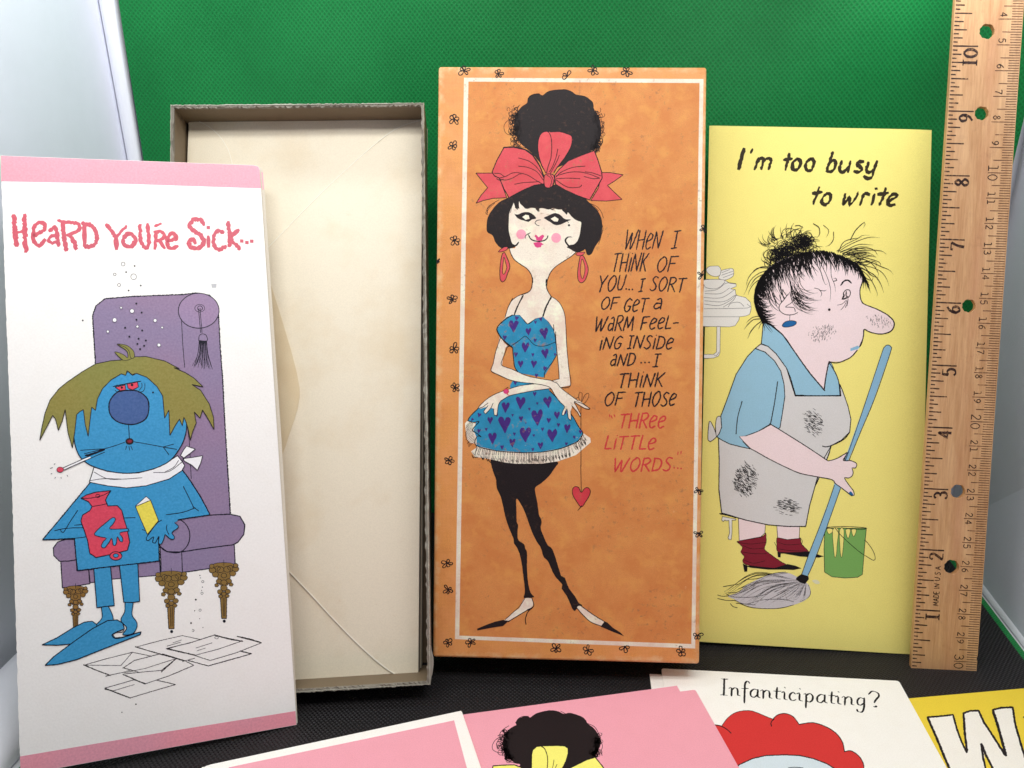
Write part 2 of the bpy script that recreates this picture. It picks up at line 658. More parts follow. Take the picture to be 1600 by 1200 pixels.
BX0, BY0, BX1, BY1 = -7.6, 17.0, 9.35, 15.17        # back wall seen from above, inches
back_dir = Vector((BX1 - BX0, BY1 - BY0, 0)).normalized()
back = Sheet(wi(BX0, BY0, 0), back_dir, (0, 0, -1))


def on_plane(px, py, sh, w=0.0):
    a, b = sh.loc(px, py, w)
    return sh.mat @ Vector((a, b, w))


def grid_from(c00, c10, c11, c01, nu, nv, name, mat, f=None, kind='structure'):
    vs, fs = [], []
    nrm = (c10 - c00).cross(c01 - c00).normalized()
    for j in range(nv + 1):
        for i in range(nu + 1):
            u, v = i / nu, j / nv
            p = c00 * (1 - u) * (1 - v) + c10 * u * (1 - v) + c11 * u * v + c01 * (1 - u) * v
            if f:
                p = p + nrm * f(u, v)
            vs.append(p)
    for j in range(nv):
        for i in range(nu):
            a = j * (nu + 1) + i
            fs.append((a, a + 1, a + nu + 2, a + nu + 1))
    o = mesh_obj(name, vs, fs, mat, smooth_shade=True)
    if kind:
        o["kind"] = kind
    return o


# back wall sheet (white, behind the green cloth)
bm0 = back.mat
c = [bm0 @ Vector(v) for v in ((-.012, 0, -.004), (.44, 0, -.004), (.44, .46, -.004), (-.012, .46, -.004))]
grid_from(*c, 4, 4, "back_wall", wall_m)
# left wall: from the leaning corner seam towards the front opening
cl_top = on_plane(155 - .18 * 500, -500, back)
cl_bot = on_plane(155 + .18 * 660, 660, back)
k = cl_bot.z / (cl_top.z - cl_bot.z)
cl_bot = cl_bot - (cl_top - cl_bot) * k
fwd = Vector((-.108, -1, 0)).normalized() * 15.5 * INCH
grid_from(cl_bot + fwd, cl_bot, cl_top, cl_top + fwd, 12, 12, "left_wall", wall_m,
          lambda u, v: .002 * sin(3 * v + 1) * sin(pi * u))
# right wall in two panels that meet at a crease
XR, SR = 9.22, .115


def rw(y, h, out=0.0):
    return wi(XR - SR * (15.17 - y) + out, y, h)


right = Sheet(rw(15.17, 0), Vector((-SR, -1, 0)), (0, 0, -1))
cr = [on_plane(1500, 807, right), on_plane(1640, 726, right)]
slope = (cr[1].z - cr[0].z) / (cr[1].y - cr[0].y)
hz = lambda y: (cr[0].z + (y * INCH - cr[0].y) * slope) / INCH
ys = [15.17, 1.5]
pr = [rw(15.17, 0), rw(1.5, 0), rw(15.17, hz(15.17), .12), rw(1.5, hz(1.5), 1.0), rw(15.17, 17.5), rw(1.5, 17.5)]
grid_from(pr[0], pr[1], pr[3], pr[2], 6, 4, "right_wall", wall_m)
grid_from(pr[2], pr[3], pr[5], pr[4], 6, 6, "right_wall", wall_m)


def half_tube(a0, a1, b0, b1, up, name, mat, n=8, fl=.6):
    """half-round seam between edge lines a0-a1 and b0-b1"""
    vs, fs = [], []
    for p, q in ((a0, b0), (a1, b1)):
        c, r = (p + q) / 2, (q - p) / 2
        for i in range(n + 1):
            t = pi * i / n
            vs.append(c - r * cos(t) + up * (r.length * fl * sin(t)))
    for i in range(n):
        fs.append((i, i + 1, n + 2 + i, n + 1 + i))
    o = mesh_obj(name, vs, fs, mat, smooth_shade=True)
    o["kind"] = 'structure'
    return o


nb = back.n
half_tube(on_plane(155 - 72, -400, back, .001), on_plane(155 + 126, 700, back, .001),
          on_plane(185 - 59.2, -400, back, .001), on_plane(185 + 103.6, 700, back, .001), nb, "corner_seam", pipe_m)

# green cloth: hangs from the roof in front of the back wall, its right border slants
def fold(u, v):
    return .0045 * sin(7 * u + 2.2 * v) * sin(4 * v + 3 * u + 1) + .0024 * sin(15 * u - 6 * v + 1.3 * sin(5 * v)) * (.3 + .7 * v) + .0008 * sin(29 * u + 11 * v + 2 * sin(4 * u))


gc = [back.loc(185 + .148 * 700, 700, .006), back.loc(1599 - .25 * 650, 842, .006), back.loc(1599 + .25 * 692, -500, .006), back.loc(185 - .148 * 500, -500, .006)]
g_lb = (gc[0][0] + (gc[0][0] - gc[3][0]) * gc[0][1] / (gc[3][1] - gc[0][1]), 0.0005)
g_rb = (gc[1][0] + (gc[1][0] - gc[2][0]) * gc[1][1] / (gc[2][1] - gc[1][1]), 0.0005)
quad = [Vector((*g_lb, .006)), Vector((*g_rb, .006)), Vector((*gc[2], .006)), Vector((*gc[3], .006))]
gd = grid_from(*quad, 90, 70, "backdrop_cloth", green_m, fold, None)
gd.matrix_world = back.mat
describe(gd, "bright green diamond-embossed cloth hanging behind the cards and boxes", "backdrop", kind='thing')

# floor: white tent base, green cloth border, black cloth
floor_m = plastic("white_tent_base", (225, 228, 232))
fl = grid_from(wi(-12, .5, -.03), wi(12, .5, -.03), wi(12, 18, -.03), wi(-12, 18, -.03), 2, 2, "floor", floor_m)
FS = Sheet((0, 0, 0), (1, 0, 0), (0, -1, 0))


def fl_pt(px, py):
    a, b = FS.loc(px, py, 0)
    return Vector((a, b, 0))


e1, e2 = fl_pt(1535, 932), fl_pt(1600, 1018)
ed = (e1 - e2).normalized()
ein = Vector((-1, 0, 0))
fa = e1 + ed * 2.6 * INCH
fb = e2 - ed * 9.5 * INCH
gb = describe(mesh_obj("floor_cloth_border", [wi(-7.9, .6, 0), fb, fa, wi(-5.9, 16.95, 0)], [(0, 1, 2, 3)], trim_m), kind='structure')
o = Vector((0, 0, .0006))
wdt = Vector((-.13 * INCH, 0, 0))
bk = describe(mesh_obj("floor_cloth", [wi(-7.75, .6, .024), fb + wdt + o, fa + wdt + o, wi(-5.75, 16.9, .024)], [(0, 1, 2, 3)], black_m), kind='structure')
sx = Vector((.05 * INCH, 0, 0))
half_tube(fb + sx, fa + sx, fb + sx * 11 + Vector((0, 0, .30 * INCH)), fa + sx * 11 + Vector((0, 0, .30 * INCH)), Vector((-.5, 0, 1)).normalized(), "floor_seam", pipe_m, fl=.25)

half_tube(wi(-8.75, .6, .35), wi(-7.6, 16.8, .35), wi(-7.95, .6, 0), wi(-6.1, 16.8, 0), Vector((.4, 0, 1)).normalized(), "floor_seam", pipe_m, fl=.5)

# ------------------------------------------------------------------ papers and boards
m_board = ink("cream", (214, 206, 190), 'board')
m_pebble = ink("card_stock", (248, 246, 242), 'pebble')
m_white = ink("white_stock", (252, 249, 241), 'card')
m_envelope = None


def paper(name, rgb, stain, amount, rough=.55):
    # aged paper: fibre grain, cloudy stains, a few specks
    t = NT(name)
    c = lin(rgb)
    g = t.noise(1900, 2, .6)
    s1 = t.noise(26, 4, .6)
    s2 = t.noise(300, 4, .65)
    col = t.mix(t.ramp(g, .3, .72), tuple(v * .95 for v in c), tuple(min(1, v * 1.03) for v in c))
    col = t.mix(t.math('MULTIPLY', t.ramp(s1, .50, .72), amount), col, lin(stain))
    col = t.mix(t.math('MULTIPLY', t.ramp(s2, .66, .78), amount * .6), col, lin(stain))
    t.base(col)
    t.bump(t.math('ADD', g, t.math('MULTIPLY', s1, 3)), .00004, .6)
    return t.set(rough, .3)


env_m = paper("envelope_paper", (238, 228, 205), (216, 190, 146), .38)
env2_m = paper("envelope_flap_paper", (226, 209, 175), (204, 172, 124), .4)
lit_cut_m = paper("envelope_lit_cut_edge", (250, 246, 232), (236, 226, 204), .2)  # cut edge made paler than the sheet: highlight painted into the colour
env_shade_m = paper("envelope_edge_paper", (150, 143, 132), (190, 176, 150), .2)  # same cream envelopes deeper in the stack, greyed to paint in their shade
tray_in_m = paper("tray_lining", (122, 106, 84), (96, 80, 60), .4)
tray_out_m = paper("tray_board", (150, 147, 136), (168, 164, 150), .4)
torn_m = paper("torn_board_edge", (138, 132, 120), (84, 78, 68), .8)
wrap_m = None


def wood():
    t = NT("ruler_maple")
    sep = t.n("ShaderNodeSeparateXYZ")
    t.l(t.co, sep.inputs[0])
    g1 = t.noise(420, 5, .65, stretch=(1, .06, .4))
    g2 = t.noise(1500, 4, .65, stretch=(1, .07, .4))
    g3 = t.noise(60, 3, .6, stretch=(1, .22, .4))
    fleck = t.noise(2600, 2, .6, stretch=(1, .10, 1))
    c0, c1, c2 = lin((208, 165, 119)), lin((184, 138, 94)), lin((150, 100, 62))
    col = t.mix(t.ramp(g1, .35, .68), c0, c1)
    col = t.mix(t.math('MULTIPLY', t.ramp(g2, .4, .7), .35), col, c2)
    # darker heart streak running down the middle, as on the real stick
    d = t.math('ABSOLUTE', t.math('SUBTRACT', t.math('ADD', sep.outputs[0], t.math('MULTIPLY', t.math('SUBTRACT', g3, .5), .006)), .0150))
    st = t.math('SUBTRACT', 1, t.ramp(d, .0006, .0042))
    col = t.mix(t.math('MULTIPLY', st, t.math('MULTIPLY', t.ramp(g3, .35, .65), .55)), col, lin((176, 112, 78)))
    col = t.mix(t.math('MULTIPLY', t.ramp(g3, .5, .75), .35), col, lin((236, 200, 158)))
    col = t.mix(t.math('MULTIPLY', t.ramp(fleck, .68, .76), .4), col, lin((120, 74, 44)))
    grime = t.noise(150, 5, .7)
    col = t.mix(t.math('MULTIPLY', t.ramp(grime, .58, .72), .22), col, lin((110, 74, 50)))
    t.base(col)
    t.bump(t.math('ADD', g2, t.math('MULTIPLY', fleck, .5)), .00006, .7)
    m = t.set(.34, .5)
    return m


wood_m = wood()

# ------------------------------------------------------------------ wooden ruler
th_r = thing("wooden_ruler", "narrow wooden foot ruler with drilled holes standing at the right", "ruler")
RO = cam2world(6.557, 4.683, 13.129)
Mup = Vector((.0344, -.9976, -.0604))
Rn = Vector((.0676, -.0580, .9960))
rup = camdir(*Mup)
rdn = -rup
nn = camdir(*(-Rn))
rright = rup.cross(nn).normalized()
RS = Sheet(RO, rright, rdn, th_r, 'worn')
WD, LEN, TH = 1.030 * INCH, 12 * INCH, .085 * INCH
# the foot of the stick is a little worn and chipped
xs = [-.008, .004, .07, .30, .50, .58, .61, .64, .68, .74, .88, 1.0, 1.03]
foot = [.02, -.018, -.032, -.035, -.05, -.05, -.018, -.015, -.03, -.05, -.055, -.05, -.03]
outline = [(x * INCH, (f) * INCH) for x, f in zip(xs, foot)]
outline += [(1.03 * INCH, .2 * INCH), (1.018 * INCH, .24 * INCH), (1.03 * INCH, .3 * INCH), (WD, LEN), (-.008 * INCH, LEN)]
holes = []
hole_px = [(1542.5, 49, .115), (1534, 177, .105), (1514, 478, .105), (1497, 768, .112), (1487, 886, .118)]
for hx, hy, hr in hole_px:
    cx, cy = RS.loc(hx, hy, 0)
    holes.append([(cx + hr * INCH * (cos(2 * pi * i / 20)) * (1 + .05 * sin(3 * i)), cy + hr * INCH * sin(2 * pi * i / 20) * (1 + .07 * cos(2 * i))) for i in range(20)])
loops = [outline] + holes
flat = [[Vector((a, b, 0)) for a, b in l] for l in loops]
allp = [p for l in flat for p in l]
tri = tessellate_polygon(flat)
nA = len(allp)
bev = .0004
vs = [Vector(p) for p in allp] + [p + Vector((0, 0, -TH)) for p in allp]
fs = []
for t in tri:
    a, b, c_ = (vs[i] for i in t)
    if (b - a).cross(c_ - a).z < 0:
        t = (t[0], t[2], t[1])
    fs.append(tuple(t))
    fs.append((t[0] + nA, t[2] + nA, t[1] + nA))
off = 0
for l in loops:
    n = len(l)
    for i in range(n):
        j = (i + 1) % n
        fs.append((off + i, off + j, off + j + nA, off + i + nA))
    off += n
stick = mesh_obj("stick", vs, fs, wood_m, th_r)
bm = bmesh.new()
bm.from_mesh(stick.data)
bmesh.ops.recalc_face_normals(bm, faces=bm.faces)
bm.to_mesh(stick.data)
bm.free()
mod = stick.modifiers.new("bevel", 'BEVEL')
mod.width = .0005
mod.segments = 2
mod.limit_method = 'ANGLE'
mod.angle_limit = radians(50)


class Local(Art):
    """print placed directly in the sheet's own inches"""

    def bar(s, x0, x1, y, wd, col='rulerink', dy=0.0):
        w = s.s.base + 4e-5
        m = s.slot(INKS[col], col)
        n = 5
        b = len(s.v)
        for i in range(n + 1):
            t = i / n
            x = x0 + (x1 - x0) * t
            yy = y + dy * t + random.uniform(-.0012, .0012)
            hw = wd * .5 * random.uniform(.82, 1.12)
            s.v += [Vector((x * INCH, (yy - hw) * INCH, w)), Vector((x * INCH, (yy + hw) * INCH, w))]
        for i in range(n):
            a = b + 2 * i
            s.f.append((a, a + 2, a + 3, a + 1))
            s.mi.append(m)

    def text(s, txt, ox, oy, right, up, h, wd, wide, col='rulerink', nib=None, gap=.14, font=DIG):
        """right / up: unit vectors in the ruler's frame, wide: total advance"""
        tot = sum(font[c][0] for c in txt) + gap * (len(txt) - 1)
        x = 0
        w = s.s.base + 4e-5
        m = s.slot(INKS[col], col)
        for c in txt:
            for st in font[c][1]:
                q = [tuple(map(float, t.split(','))) for t in st.lstrip('~').split()]
                q = [(ox + right[0] * (x + a) / tot * wide + up[0] * b * h, oy + right[1] * (x + a) / tot * wide + up[1] * b * h) for a, b in q]
                q = [(a * 100, b * 100) for a, b in q]
                if st[0] == '~':
                    q = smooth(q, step=1.2)
                q = [(a / 100, b / 100) for a, b in resample(q, 1.5)]
                b0 = len(s.v)
                n = len(q)
                for i in range(n):
                    xa, ya = q[max(0, i - 1)]
                    xb, yb = q[min(n - 1, i + 1)]
                    dx, dy = xb - xa, yb - ya
                    d = hypot(dx, dy) or 1
                    hw = wd * .5 * random.uniform(.88, 1.1)
                    if nib:
                        hw *= nib[1] + (1 - nib[1]) * abs(dx * up[0] + dy * up[1]) / d
                    nx, ny = -dy / d * hw, dx / d * hw
                    s.v += [Vector(((q[i][0] + nx) * INCH, (q[i][1] + ny) * INCH, w)), Vector(((q[i][0] - nx) * INCH, (q[i][1] - ny) * INCH, w))]
                for i in range(n - 1):
                    a = b0 + 2 * i
                    s.f.append((a, a + 2, a + 3, a + 1))
                    s.mi.append(m)
            x += font[c][0] + gap


a = Local(RS, "inch_scale", "black inch ticks along the left edge")
for k in range(0, 12 * 16 + 1):
    y = k / 16
    ln = .386 if k % 16 == 0 else .262 if k % 8 == 0 else .200 if k % 4 == 0 else .142 if k % 2 == 0 else .074
    if k == 0:
        a.bar(.012, .345, .004, .022, dy=-.012)
        continue
    a.bar(.004 + random.uniform(-.004, .004), ln + random.uniform(-.006, .006), y, .0205 if k % 16 else .023, dy=-.002)
a.done()
a = Local(RS, "centimetre_scale", "fine brown millimetre ticks along the right edge")
for k in range(4, 304):
    y = 11.992 - k / 25.4
    ln = .36 if k % 10 == 0 else .29 if k % 5 == 0 else .165
    a.bar(1.022 - ln, 1.02, y, .0125 if k % 5 else .0135, 'rulerthin')
a.done()
for k in range(1, 12):
    a = Local(RS, "inch_numeral")
    h = .205
    t = str(k)
    wide = .115 * len(t) + .02 * (len(t) - 1)
    yb = k - .048 - wide
    bx = .378
    if t == '1':
        a.text('1', bx, k - .155, (0, 1), (-1, 0), h, .046, .10, nib=(0, .45), font={'1': (.4, [".2,1 .2,0", "0,0 .4,0", "0,1 .4,1"])})
    else:
        F = dict(DIG)
        F['1'] = (.45, [".22,1 .22,0", "0,0 .45,0", "0,1 .45,1"])
        a.text(t, bx, yb, (0, 1), (-1, 0), h, .044, wide, nib=(0, .40), font=F, gap=.2)
    a.done()
for k in range(2, 31):
    a = Local(RS, "centimetre_numeral")
    y = 11.992 - k / 2.54
    t = str(k)
    big = k % 10 == 0
    h = .145 if big else .105
    w1 = .088 if big else .066
    bx = 1.022 - .335 - (.02 if big else 0)
    for i, c_ in enumerate(t):
        if len(t) == 1:
            yy = y + .035 + w1
        else:
            yy = y + (.028 + w1 if i == 0 else -.028)
        a.text(c_, bx, yy, (0, -1), (1, 0), h, .0145, w1, col='rulerink')
    a.done()
a = Local(RS, "lettering")
a.text("MADE", .355, 1.085, (0, 1), (-1, 0), .088, .0125, .235, gap=.16)
a.text("IN", .355, 1.362, (0, 1), (-1, 0), .088, .0125, .085, gap=.16)
a.text("U.S.A.", .355, 1.50, (0, 1), (-1, 0), .088, .0125, .265, gap=.10)
a.done()

# ------------------------------------------------------------------ shallow grey box (tray) leaning back, full of envelopes
t_root = thing("cardboard_box", "open grey cardboard box base leaning behind the pink-banded card, filled with envelopes", "box")
k = 3.97 / 4.05
TS = Sheet(cam2world(-5.512 * k, -4.537 * k, 12.934 * k), camdir(.998, -.0173, .061), camdir(.0217, .9972, -.0722), t_root, 'board')
rim_px = [(266.5, 164), (662.5, 160.5), (672.5, 1070), (666, 1074), (259, 1096)]
rim = [TS.loc(*p) for p in rim_px]
rim = [rim[0], rim[1], rim[2], rim[4]]
cx = sum(p[0] for p in rim) / 4
cy = sum(p[1] for p in rim) / 4


def inset(q, d):
    return [(x + (d if x < cx else -d), y + (d if y < cy else -d)) for x, y in q]


WT = .046 * INCH
DEP = 1.05 * INCH
ri = inset(rim, WT)
slab_uv(inset(rim, .0005), "back_panel", tray_in_m, .0012, -DEP + .0012, t_root)


def wall(i, j, name):
    """one side of the tray, a board standing on the back panel, with a ragged, torn rim"""
    n = 130
    vs, fs = [], []
    for q in range(n + 1):
        t = q / n
        ox = rim[i][0] + (rim[j][0] - rim[i][0]) * t
        oy = rim[i][1] + (rim[j][1] - rim[i][1]) * t
        ix = ri[i][0] + (ri[j][0] - ri[i][0]) * t
        iy = ri[i][1] + (ri[j][1] - ri[i][1]) * t
        z = random.uniform(-.0003, .0002)
        jo = random.uniform(-.00012, .00012)
        ji = random.uniform(-.0006, .0005)
        dx, dy = ix - ox, iy - oy
        d = hypot(dx, dy)
        dx, dy = dx / d, dy / d
        m1 = .00045
        vs += [Vector((ox, oy, -DEP)), Vector((ox + dx * jo, oy + dy * jo, z)), Vector((ox + dx * m1, oy + dy * m1, z + .0002)),
               Vector((ox + dx * (m1 + .0001), oy + dy * (m1 + .0001), z - .0002)), Vector((ix + dx * ji, iy + dy * ji, z - .0002 + random.uniform(-.0002, .0002))),
               Vector((ix, iy, z - .0016)), Vector((ix, iy, -DEP))]
    mi = []
    for q in range(n):
        a, b = q * 7, q * 7 + 7
        for r in range(6):
            fs.append((a + r, b + r, b + r + 1, a + r + 1))
            mi.append((0, 2, 2, 3, 3, 1)[r])
    o = mesh_obj(name, vs, fs, [tray_out_m, tray_in_m, lightrim_m, torn_m], t_root, mi)
    bm = bmesh.new()
    bm.from_mesh(o.data)
    bmesh.ops.recalc_face_normals(bm, faces=bm.faces)
    bm.to_mesh(o.data)
    bm.free()
    return o


lightrim_m = paper("rim_paper", (168, 166, 152), (110, 104, 92), .6)
for i, j in ((0, 1), (1, 2), (2, 3), (3, 0)):
    wall(i, j, "side_wall")
# torn liner flap on the right hand wall, outside near the bottom
fl_px = "672,1010 674.5,1016 677.5,1032 676,1050 673,1062 671.2,1070 671.5,1040"
slab(TS, smooth(pts(fl_px), True), "torn_flap", tray_out_m, .0004, -.0012, t_root)

# envelopes: the top one shows its flap, the rest only their edges
ENV_W = -.57 * INCH
for i in range(12, 0, -1):
    e = thing("envelope", None, "envelope", "cream envelopes stacked in the grey box base")
    ES = Sheet(TS.mat @ Vector((0, 0, 0)), TS.r, -TS.u, e, 'board')
    w = ENV_W - .0010 * i
    dx = .0011 * (i / 12) * 1.4 + random.uniform(-.0002, .0002)
    dy = random.uniform(-.0003, .0003) + i * .00004
    q = [TS.loc(295.5, 186, ENV_W), TS.loc(660.3, 186, ENV_W), TS.loc(653.2, 1065, ENV_W), TS.loc(270, 1063, ENV_W)]
    q = [(x + dx, y + dy) for x, y in q]
    slab_uv(q, "envelope_body", env_shade_m if i % 3 else env_m, .0007, w, e)
    e["label"] = "cream envelope, %s from the top of the stack in the open grey box" % ("second third fourth fifth sixth seventh eighth ninth tenth eleventh twelfth thirteenth".split()[i - 1])
e = thing("envelope", "topmost cream envelope in the grey box, stained, with its pointed flap toward the card", "envelope", "cream envelopes stacked in the grey box base")
ES = Sheet(TS.mat @ Vector((0, 0, 0)), TS.r, -TS.u, e, 'board')


def env_slab(st, name, m, w, th=.00018, sm=False):
    p = pts(st)
    if sm:
        p = smooth(p, True)
    return slab_uv([ES.loc(x, y, w) for x, y in p], name, m, th, w, e)


env_slab("295,184.5 475,184.6 661,185 657,600 653.5,1067 460,1066 268,1064 280,620", "envelope_body", env_m, ENV_W, .0006)
env_slab("295.5,185.5 310,190 327,199 343,213 352,226 358,238 363,256 366,280 320,420 288,400", "corner_flap", env_m, ENV_W + .00020)
env_slab("660,187 615,204 560,248 495,309 418,388 330,470 300,620 330,760 380,820 447,888 485,928 520,966 556,1003 590,1034 615,1052 640,1065 651,1068 653.4,1062 657,600", "side_flap", env_m, ENV_W + .00045)


def env_strip(st, wd, w):
    """the raw cut edge of a flap, a hair proud of the sheet below"""
    p = resample(smooth(pts(st)), 4)
    L_, R_ = [], []
    for i, (x, y) in enumerate(p):
        x0, y0 = p[max(0, i - 1)]
        x1, y1 = p[min(len(p) - 1, i + 1)]
        d = hypot(x1 - x0, y1 - y0) or 1
        L_.append((x - (y1 - y0) / d * wd / 2, y + (x1 - x0) / d * wd / 2))
        R_.append((x + (y1 - y0) / d * wd / 2, y - (x1 - x0) / d * wd / 2))
    slab_uv([ES.loc(x, y, w) for x, y in L_ + R_[::-1]], "lit_flap_edge", lit_cut_m, .0001, w, e)


env_strip("440,881 447,888 485,928 520,966 556,1003 590,1034 615,1052 640,1065 651,1067", 1.5, ENV_W + .0006)
env_strip("661,186 615,203.5 560,247.5 495,308.5 418,387.5", 1.0, ENV_W + .0006)
env_strip("293,185 310,189.5 327,198.5 343,212.5 352,225.5 358,237.5 363,256", .9, ENV_W + .00035)
env_slab("300,330 400,408 424,447 434,478 443,508 456,552 464,584 468,606 468,620 465,638 460,655 452,678 446,698 420,760 380,850 300,940", "closing_flap", env2_m, ENV_W + .00078)

# ------------------------------------------------------------------ orange lid standing upright
b_root = thing("cardboard_box", "tall orange cardboard box lid printed with a girl in a blue dress and red bow", "box")
k = 4.2 / 4.2
OS = Sheet(cam2world(-1.156, -5.001, 12.61), camdir(.9994, .0114, -.0319), camdir(-.0111, .9999, .0097), b_root, 'vintage')


def wrap(edge=True):
    t = NT("orange_lid_wrap")
    sep = t.n("ShaderNodeSeparateXYZ")
    t.l(t.co, sep.inputs[0])
    c = lin((222, 152, 82))
    g = t.noise(2600, 2, .6)
    blot = t.noise(85, 6, .68)
    spk = t.noise(420, 4, .7)
    col = t.mix(t.ramp(g, .35, .7), tuple(v * .90 for v in c), tuple(min(1, v * 1.08) for v in c))
    col = t.mix(t.math('MULTIPLY', t.ramp(blot, .40, .66), .6), col, lin((226, 156, 100)))
    b3 = t.noise(48, 6, .68)
    col = t.mix(t.math('MULTIPLY', t.ramp(b3, .48, .68), .5), col, lin((198, 122, 66)))
    col = t.mix(t.math('MULTIPLY', t.ramp(spk, .64, .76), .35), col, lin((150, 84, 44)))
    # rubbed, pale edges: distance from the border of the face, broken up by noise
    xm, ym, hw, hh = LC[0], LC[1], LC[2], LC[3]
    dx = t.math('SUBTRACT', hw, t.math('ABSOLUTE', t.math('SUBTRACT', sep.outputs[0], xm)))
    dy = t.math('SUBTRACT', hh, t.math('ABSOLUTE', t.math('SUBTRACT', sep.outputs[1], ym)))
    d = t.math('MINIMUM', dx, dy)
    wn = t.noise(160, 5, .7)
    m = t.math('SUBTRACT', 1, t.ramp(t.math('SUBTRACT', d, t.math('MULTIPLY', t.math('SUBTRACT', wn, .5), .006)), .0001, .0026))
    col = t.mix(t.math('MULTIPLY', m, t.math('MULTIPLY', t.ramp(wn, .40, .62), .80)), col, lin((226, 190, 140)))
    t.base(col)
    a = t.math('ADD', sep.outputs[0], sep.outputs[1])
    b = t.math('SUBTRACT', sep.outputs[0], sep.outputs[1])
    wv = t.math('MULTIPLY', t.math('SINE', t.math('MULTIPLY', a, 2 * pi / .0011)), t.math('SINE', t.math('MULTIPLY', b, 2 * pi / .0011)))
    t.bump(t.math('ADD', wv, g), .00005, .5)
    return t.set(.5, .4)


LQ = [OS.loc(*p) for p in ((685, 103.5), (1104.5, 104.5), (1093, 1038), (676.3, 1027))]
xm = sum(p[0] for p in LQ) / 4
ym = sum(p[1] for p in LQ) / 4
LC = (xm, ym, (LQ[1][0] - LQ[0][0] + LQ[2][0] - LQ[3][0]) / 4, (LQ[0][1] - LQ[3][1] + LQ[1][1] - LQ[2][1]) / 4)
wrap_m = wrap()
bm = bmesh.new()
fr = [bm.verts.new((x, y, 0)) for x, y in LQ]
DL = .88 * INCH
bk_ = [bm.verts.new((x, y, -DL)) for x, y in LQ]
bm.faces.new(fr[::-1])
bm.faces.new(bk_)
for i in range(4):
    j = (i + 1) % 4
    bm.faces.new((fr[i], fr[j], bk_[j], bk_[i]))
bmesh.ops.recalc_face_normals(bm, faces=bm.faces)
bmesh.ops.bevel(bm, geom=[e_ for e_ in bm.edges if not all(v in bk_ for v in e_.verts)], offset=.0011, segments=4, profile=.5, affect='EDGES')
me = bpy.data.meshes.new("lid_shell")
bm.to_mesh(me)
bm.free()
me.materials.append(wrap_m)
shell = link(bpy.data.objects.new("lid_shell", me), b_root)
for p in me.polygons:
    p.use_smooth = abs(p.normal.z) < .999 and max(abs(p.normal.x), abs(p.normal.y)) < .999

a = Art(OS, "printed_panel", "mottled orange panel with cream frame line")
fo = [(725, 121.5), (1099.2, 123.5), (1086.2, 1013.3), (710.9, 998.6)]
fi = [(732, 127.5), (1093, 129.8), (1080.2, 1006.3), (717.6, 993.2)]
a.poly(resample(fo + [fo[0]], 25)[:-1], 'frame')
a.poly(resample(fi + [fi[0]], 25)[:-1], 'ocher')
a.done()


def flower(a, x, y, r=6.5, rot=0, n=5, miss=()):
    for i in range(n):
        if i in miss:
            continue
        t = rot + 2 * pi * i / n + random.uniform(-.3, .3)
        rr = r * random.uniform(.7, 1.2)
        wv = r * random.uniform(.18, .32)
        p = [(x, y)]
        for f, s_ in ((.45, .9), (.85, 1.0), (1.0, .35), (1.0, -.35), (.8, -1), (.4, -.8)):
            p.append((x + rr * f * cos(t) - wv * s_ * sin(t), y + rr * f * sin(t) + wv * s_ * cos(t)))
        p.append((x + random.uniform(-.7, .7), y + random.uniform(-.7, .7)))
        a.line(p, 1.6, 'hairblack', jit=.2)
    a.line([(x - 1.3, y - 1), (x + 1, y + .6), (x - .5, y + 1.6), (x + 1.4, y - 1)], 1.8, 'hairblack')


fl_l = [(709.5, 185.5, 9, -1.5), (707.5, 228, 8, -1.2), (710, 375.5, 9.5, -1.6), (707, 467.5, 8, -.6), (709.5, 545, 8.5, -1.4), (711.5, 606, 7.5, -.5), (702, 719.5, 8.5, -1.3),
        (698.5, 880, 8.5, -1.4), (700.5, 921.5, 7.5, -.9), (700, 1004.5, 8.5, -.6), (725, 110.5, 9, -.3), (779, 115, 7.5, -.2), (927, 110.5, 8, .6), (979, 111.5, 8.5, .3),
        (735, 1003.5, 7.5, .4), (869, 1013.5, 8, -1.0), (918.5, 1016.5, 9, -1.3), (1064.5, 1019, 8.5, -.4)]
for x, y, r, rot in fl_l:
    a = Art(OS, "printed_flower", low=True)
    a.hold = False
    flower(a, x, y, r, rot)
    a.done()
for x, y, r, rot, ms in ((886, 119, 9, -2.4, (2, 3)), (976.5, 1010.5, 8.5, .3, (3, 4)), (1091, 766, 7, 1.2, (3,)), (1092, 833, 7, 1.0, (3,)), (1089.5, 993, 8, -1.5, (0,)), (1100, 357, 6, 1.4, (3, 4)), (1097, 430, 7, 2.4, (3, 4)), (683.5, 408, 4, .3, (2, 3))):
    a = Art(OS, "printed_flower", low=True)
    flower(a, x, y, r, rot, miss=ms)
    a.done()

# --- the girl
a = Art(OS, "printed_girl_hair", "big round black hair bun with curly edges")
bun = pts("M 600,190 640,158 700,150 728,165 780,130 860,115 930,112 990,130 1030,160 1080,165 1130,185 1180,230 1190,290 1225,340 1245,400 1255,470 1245,540 1225,600 1190,650 1100,690 1000,730 930,780 760,840 700,760 620,670 540,600 500,540 480,470 475,400 495,330 540,270 590,235")
a.fill(bun, 'hairblack', jit=.25)
a.hold = True
rnd = random.Random(3)


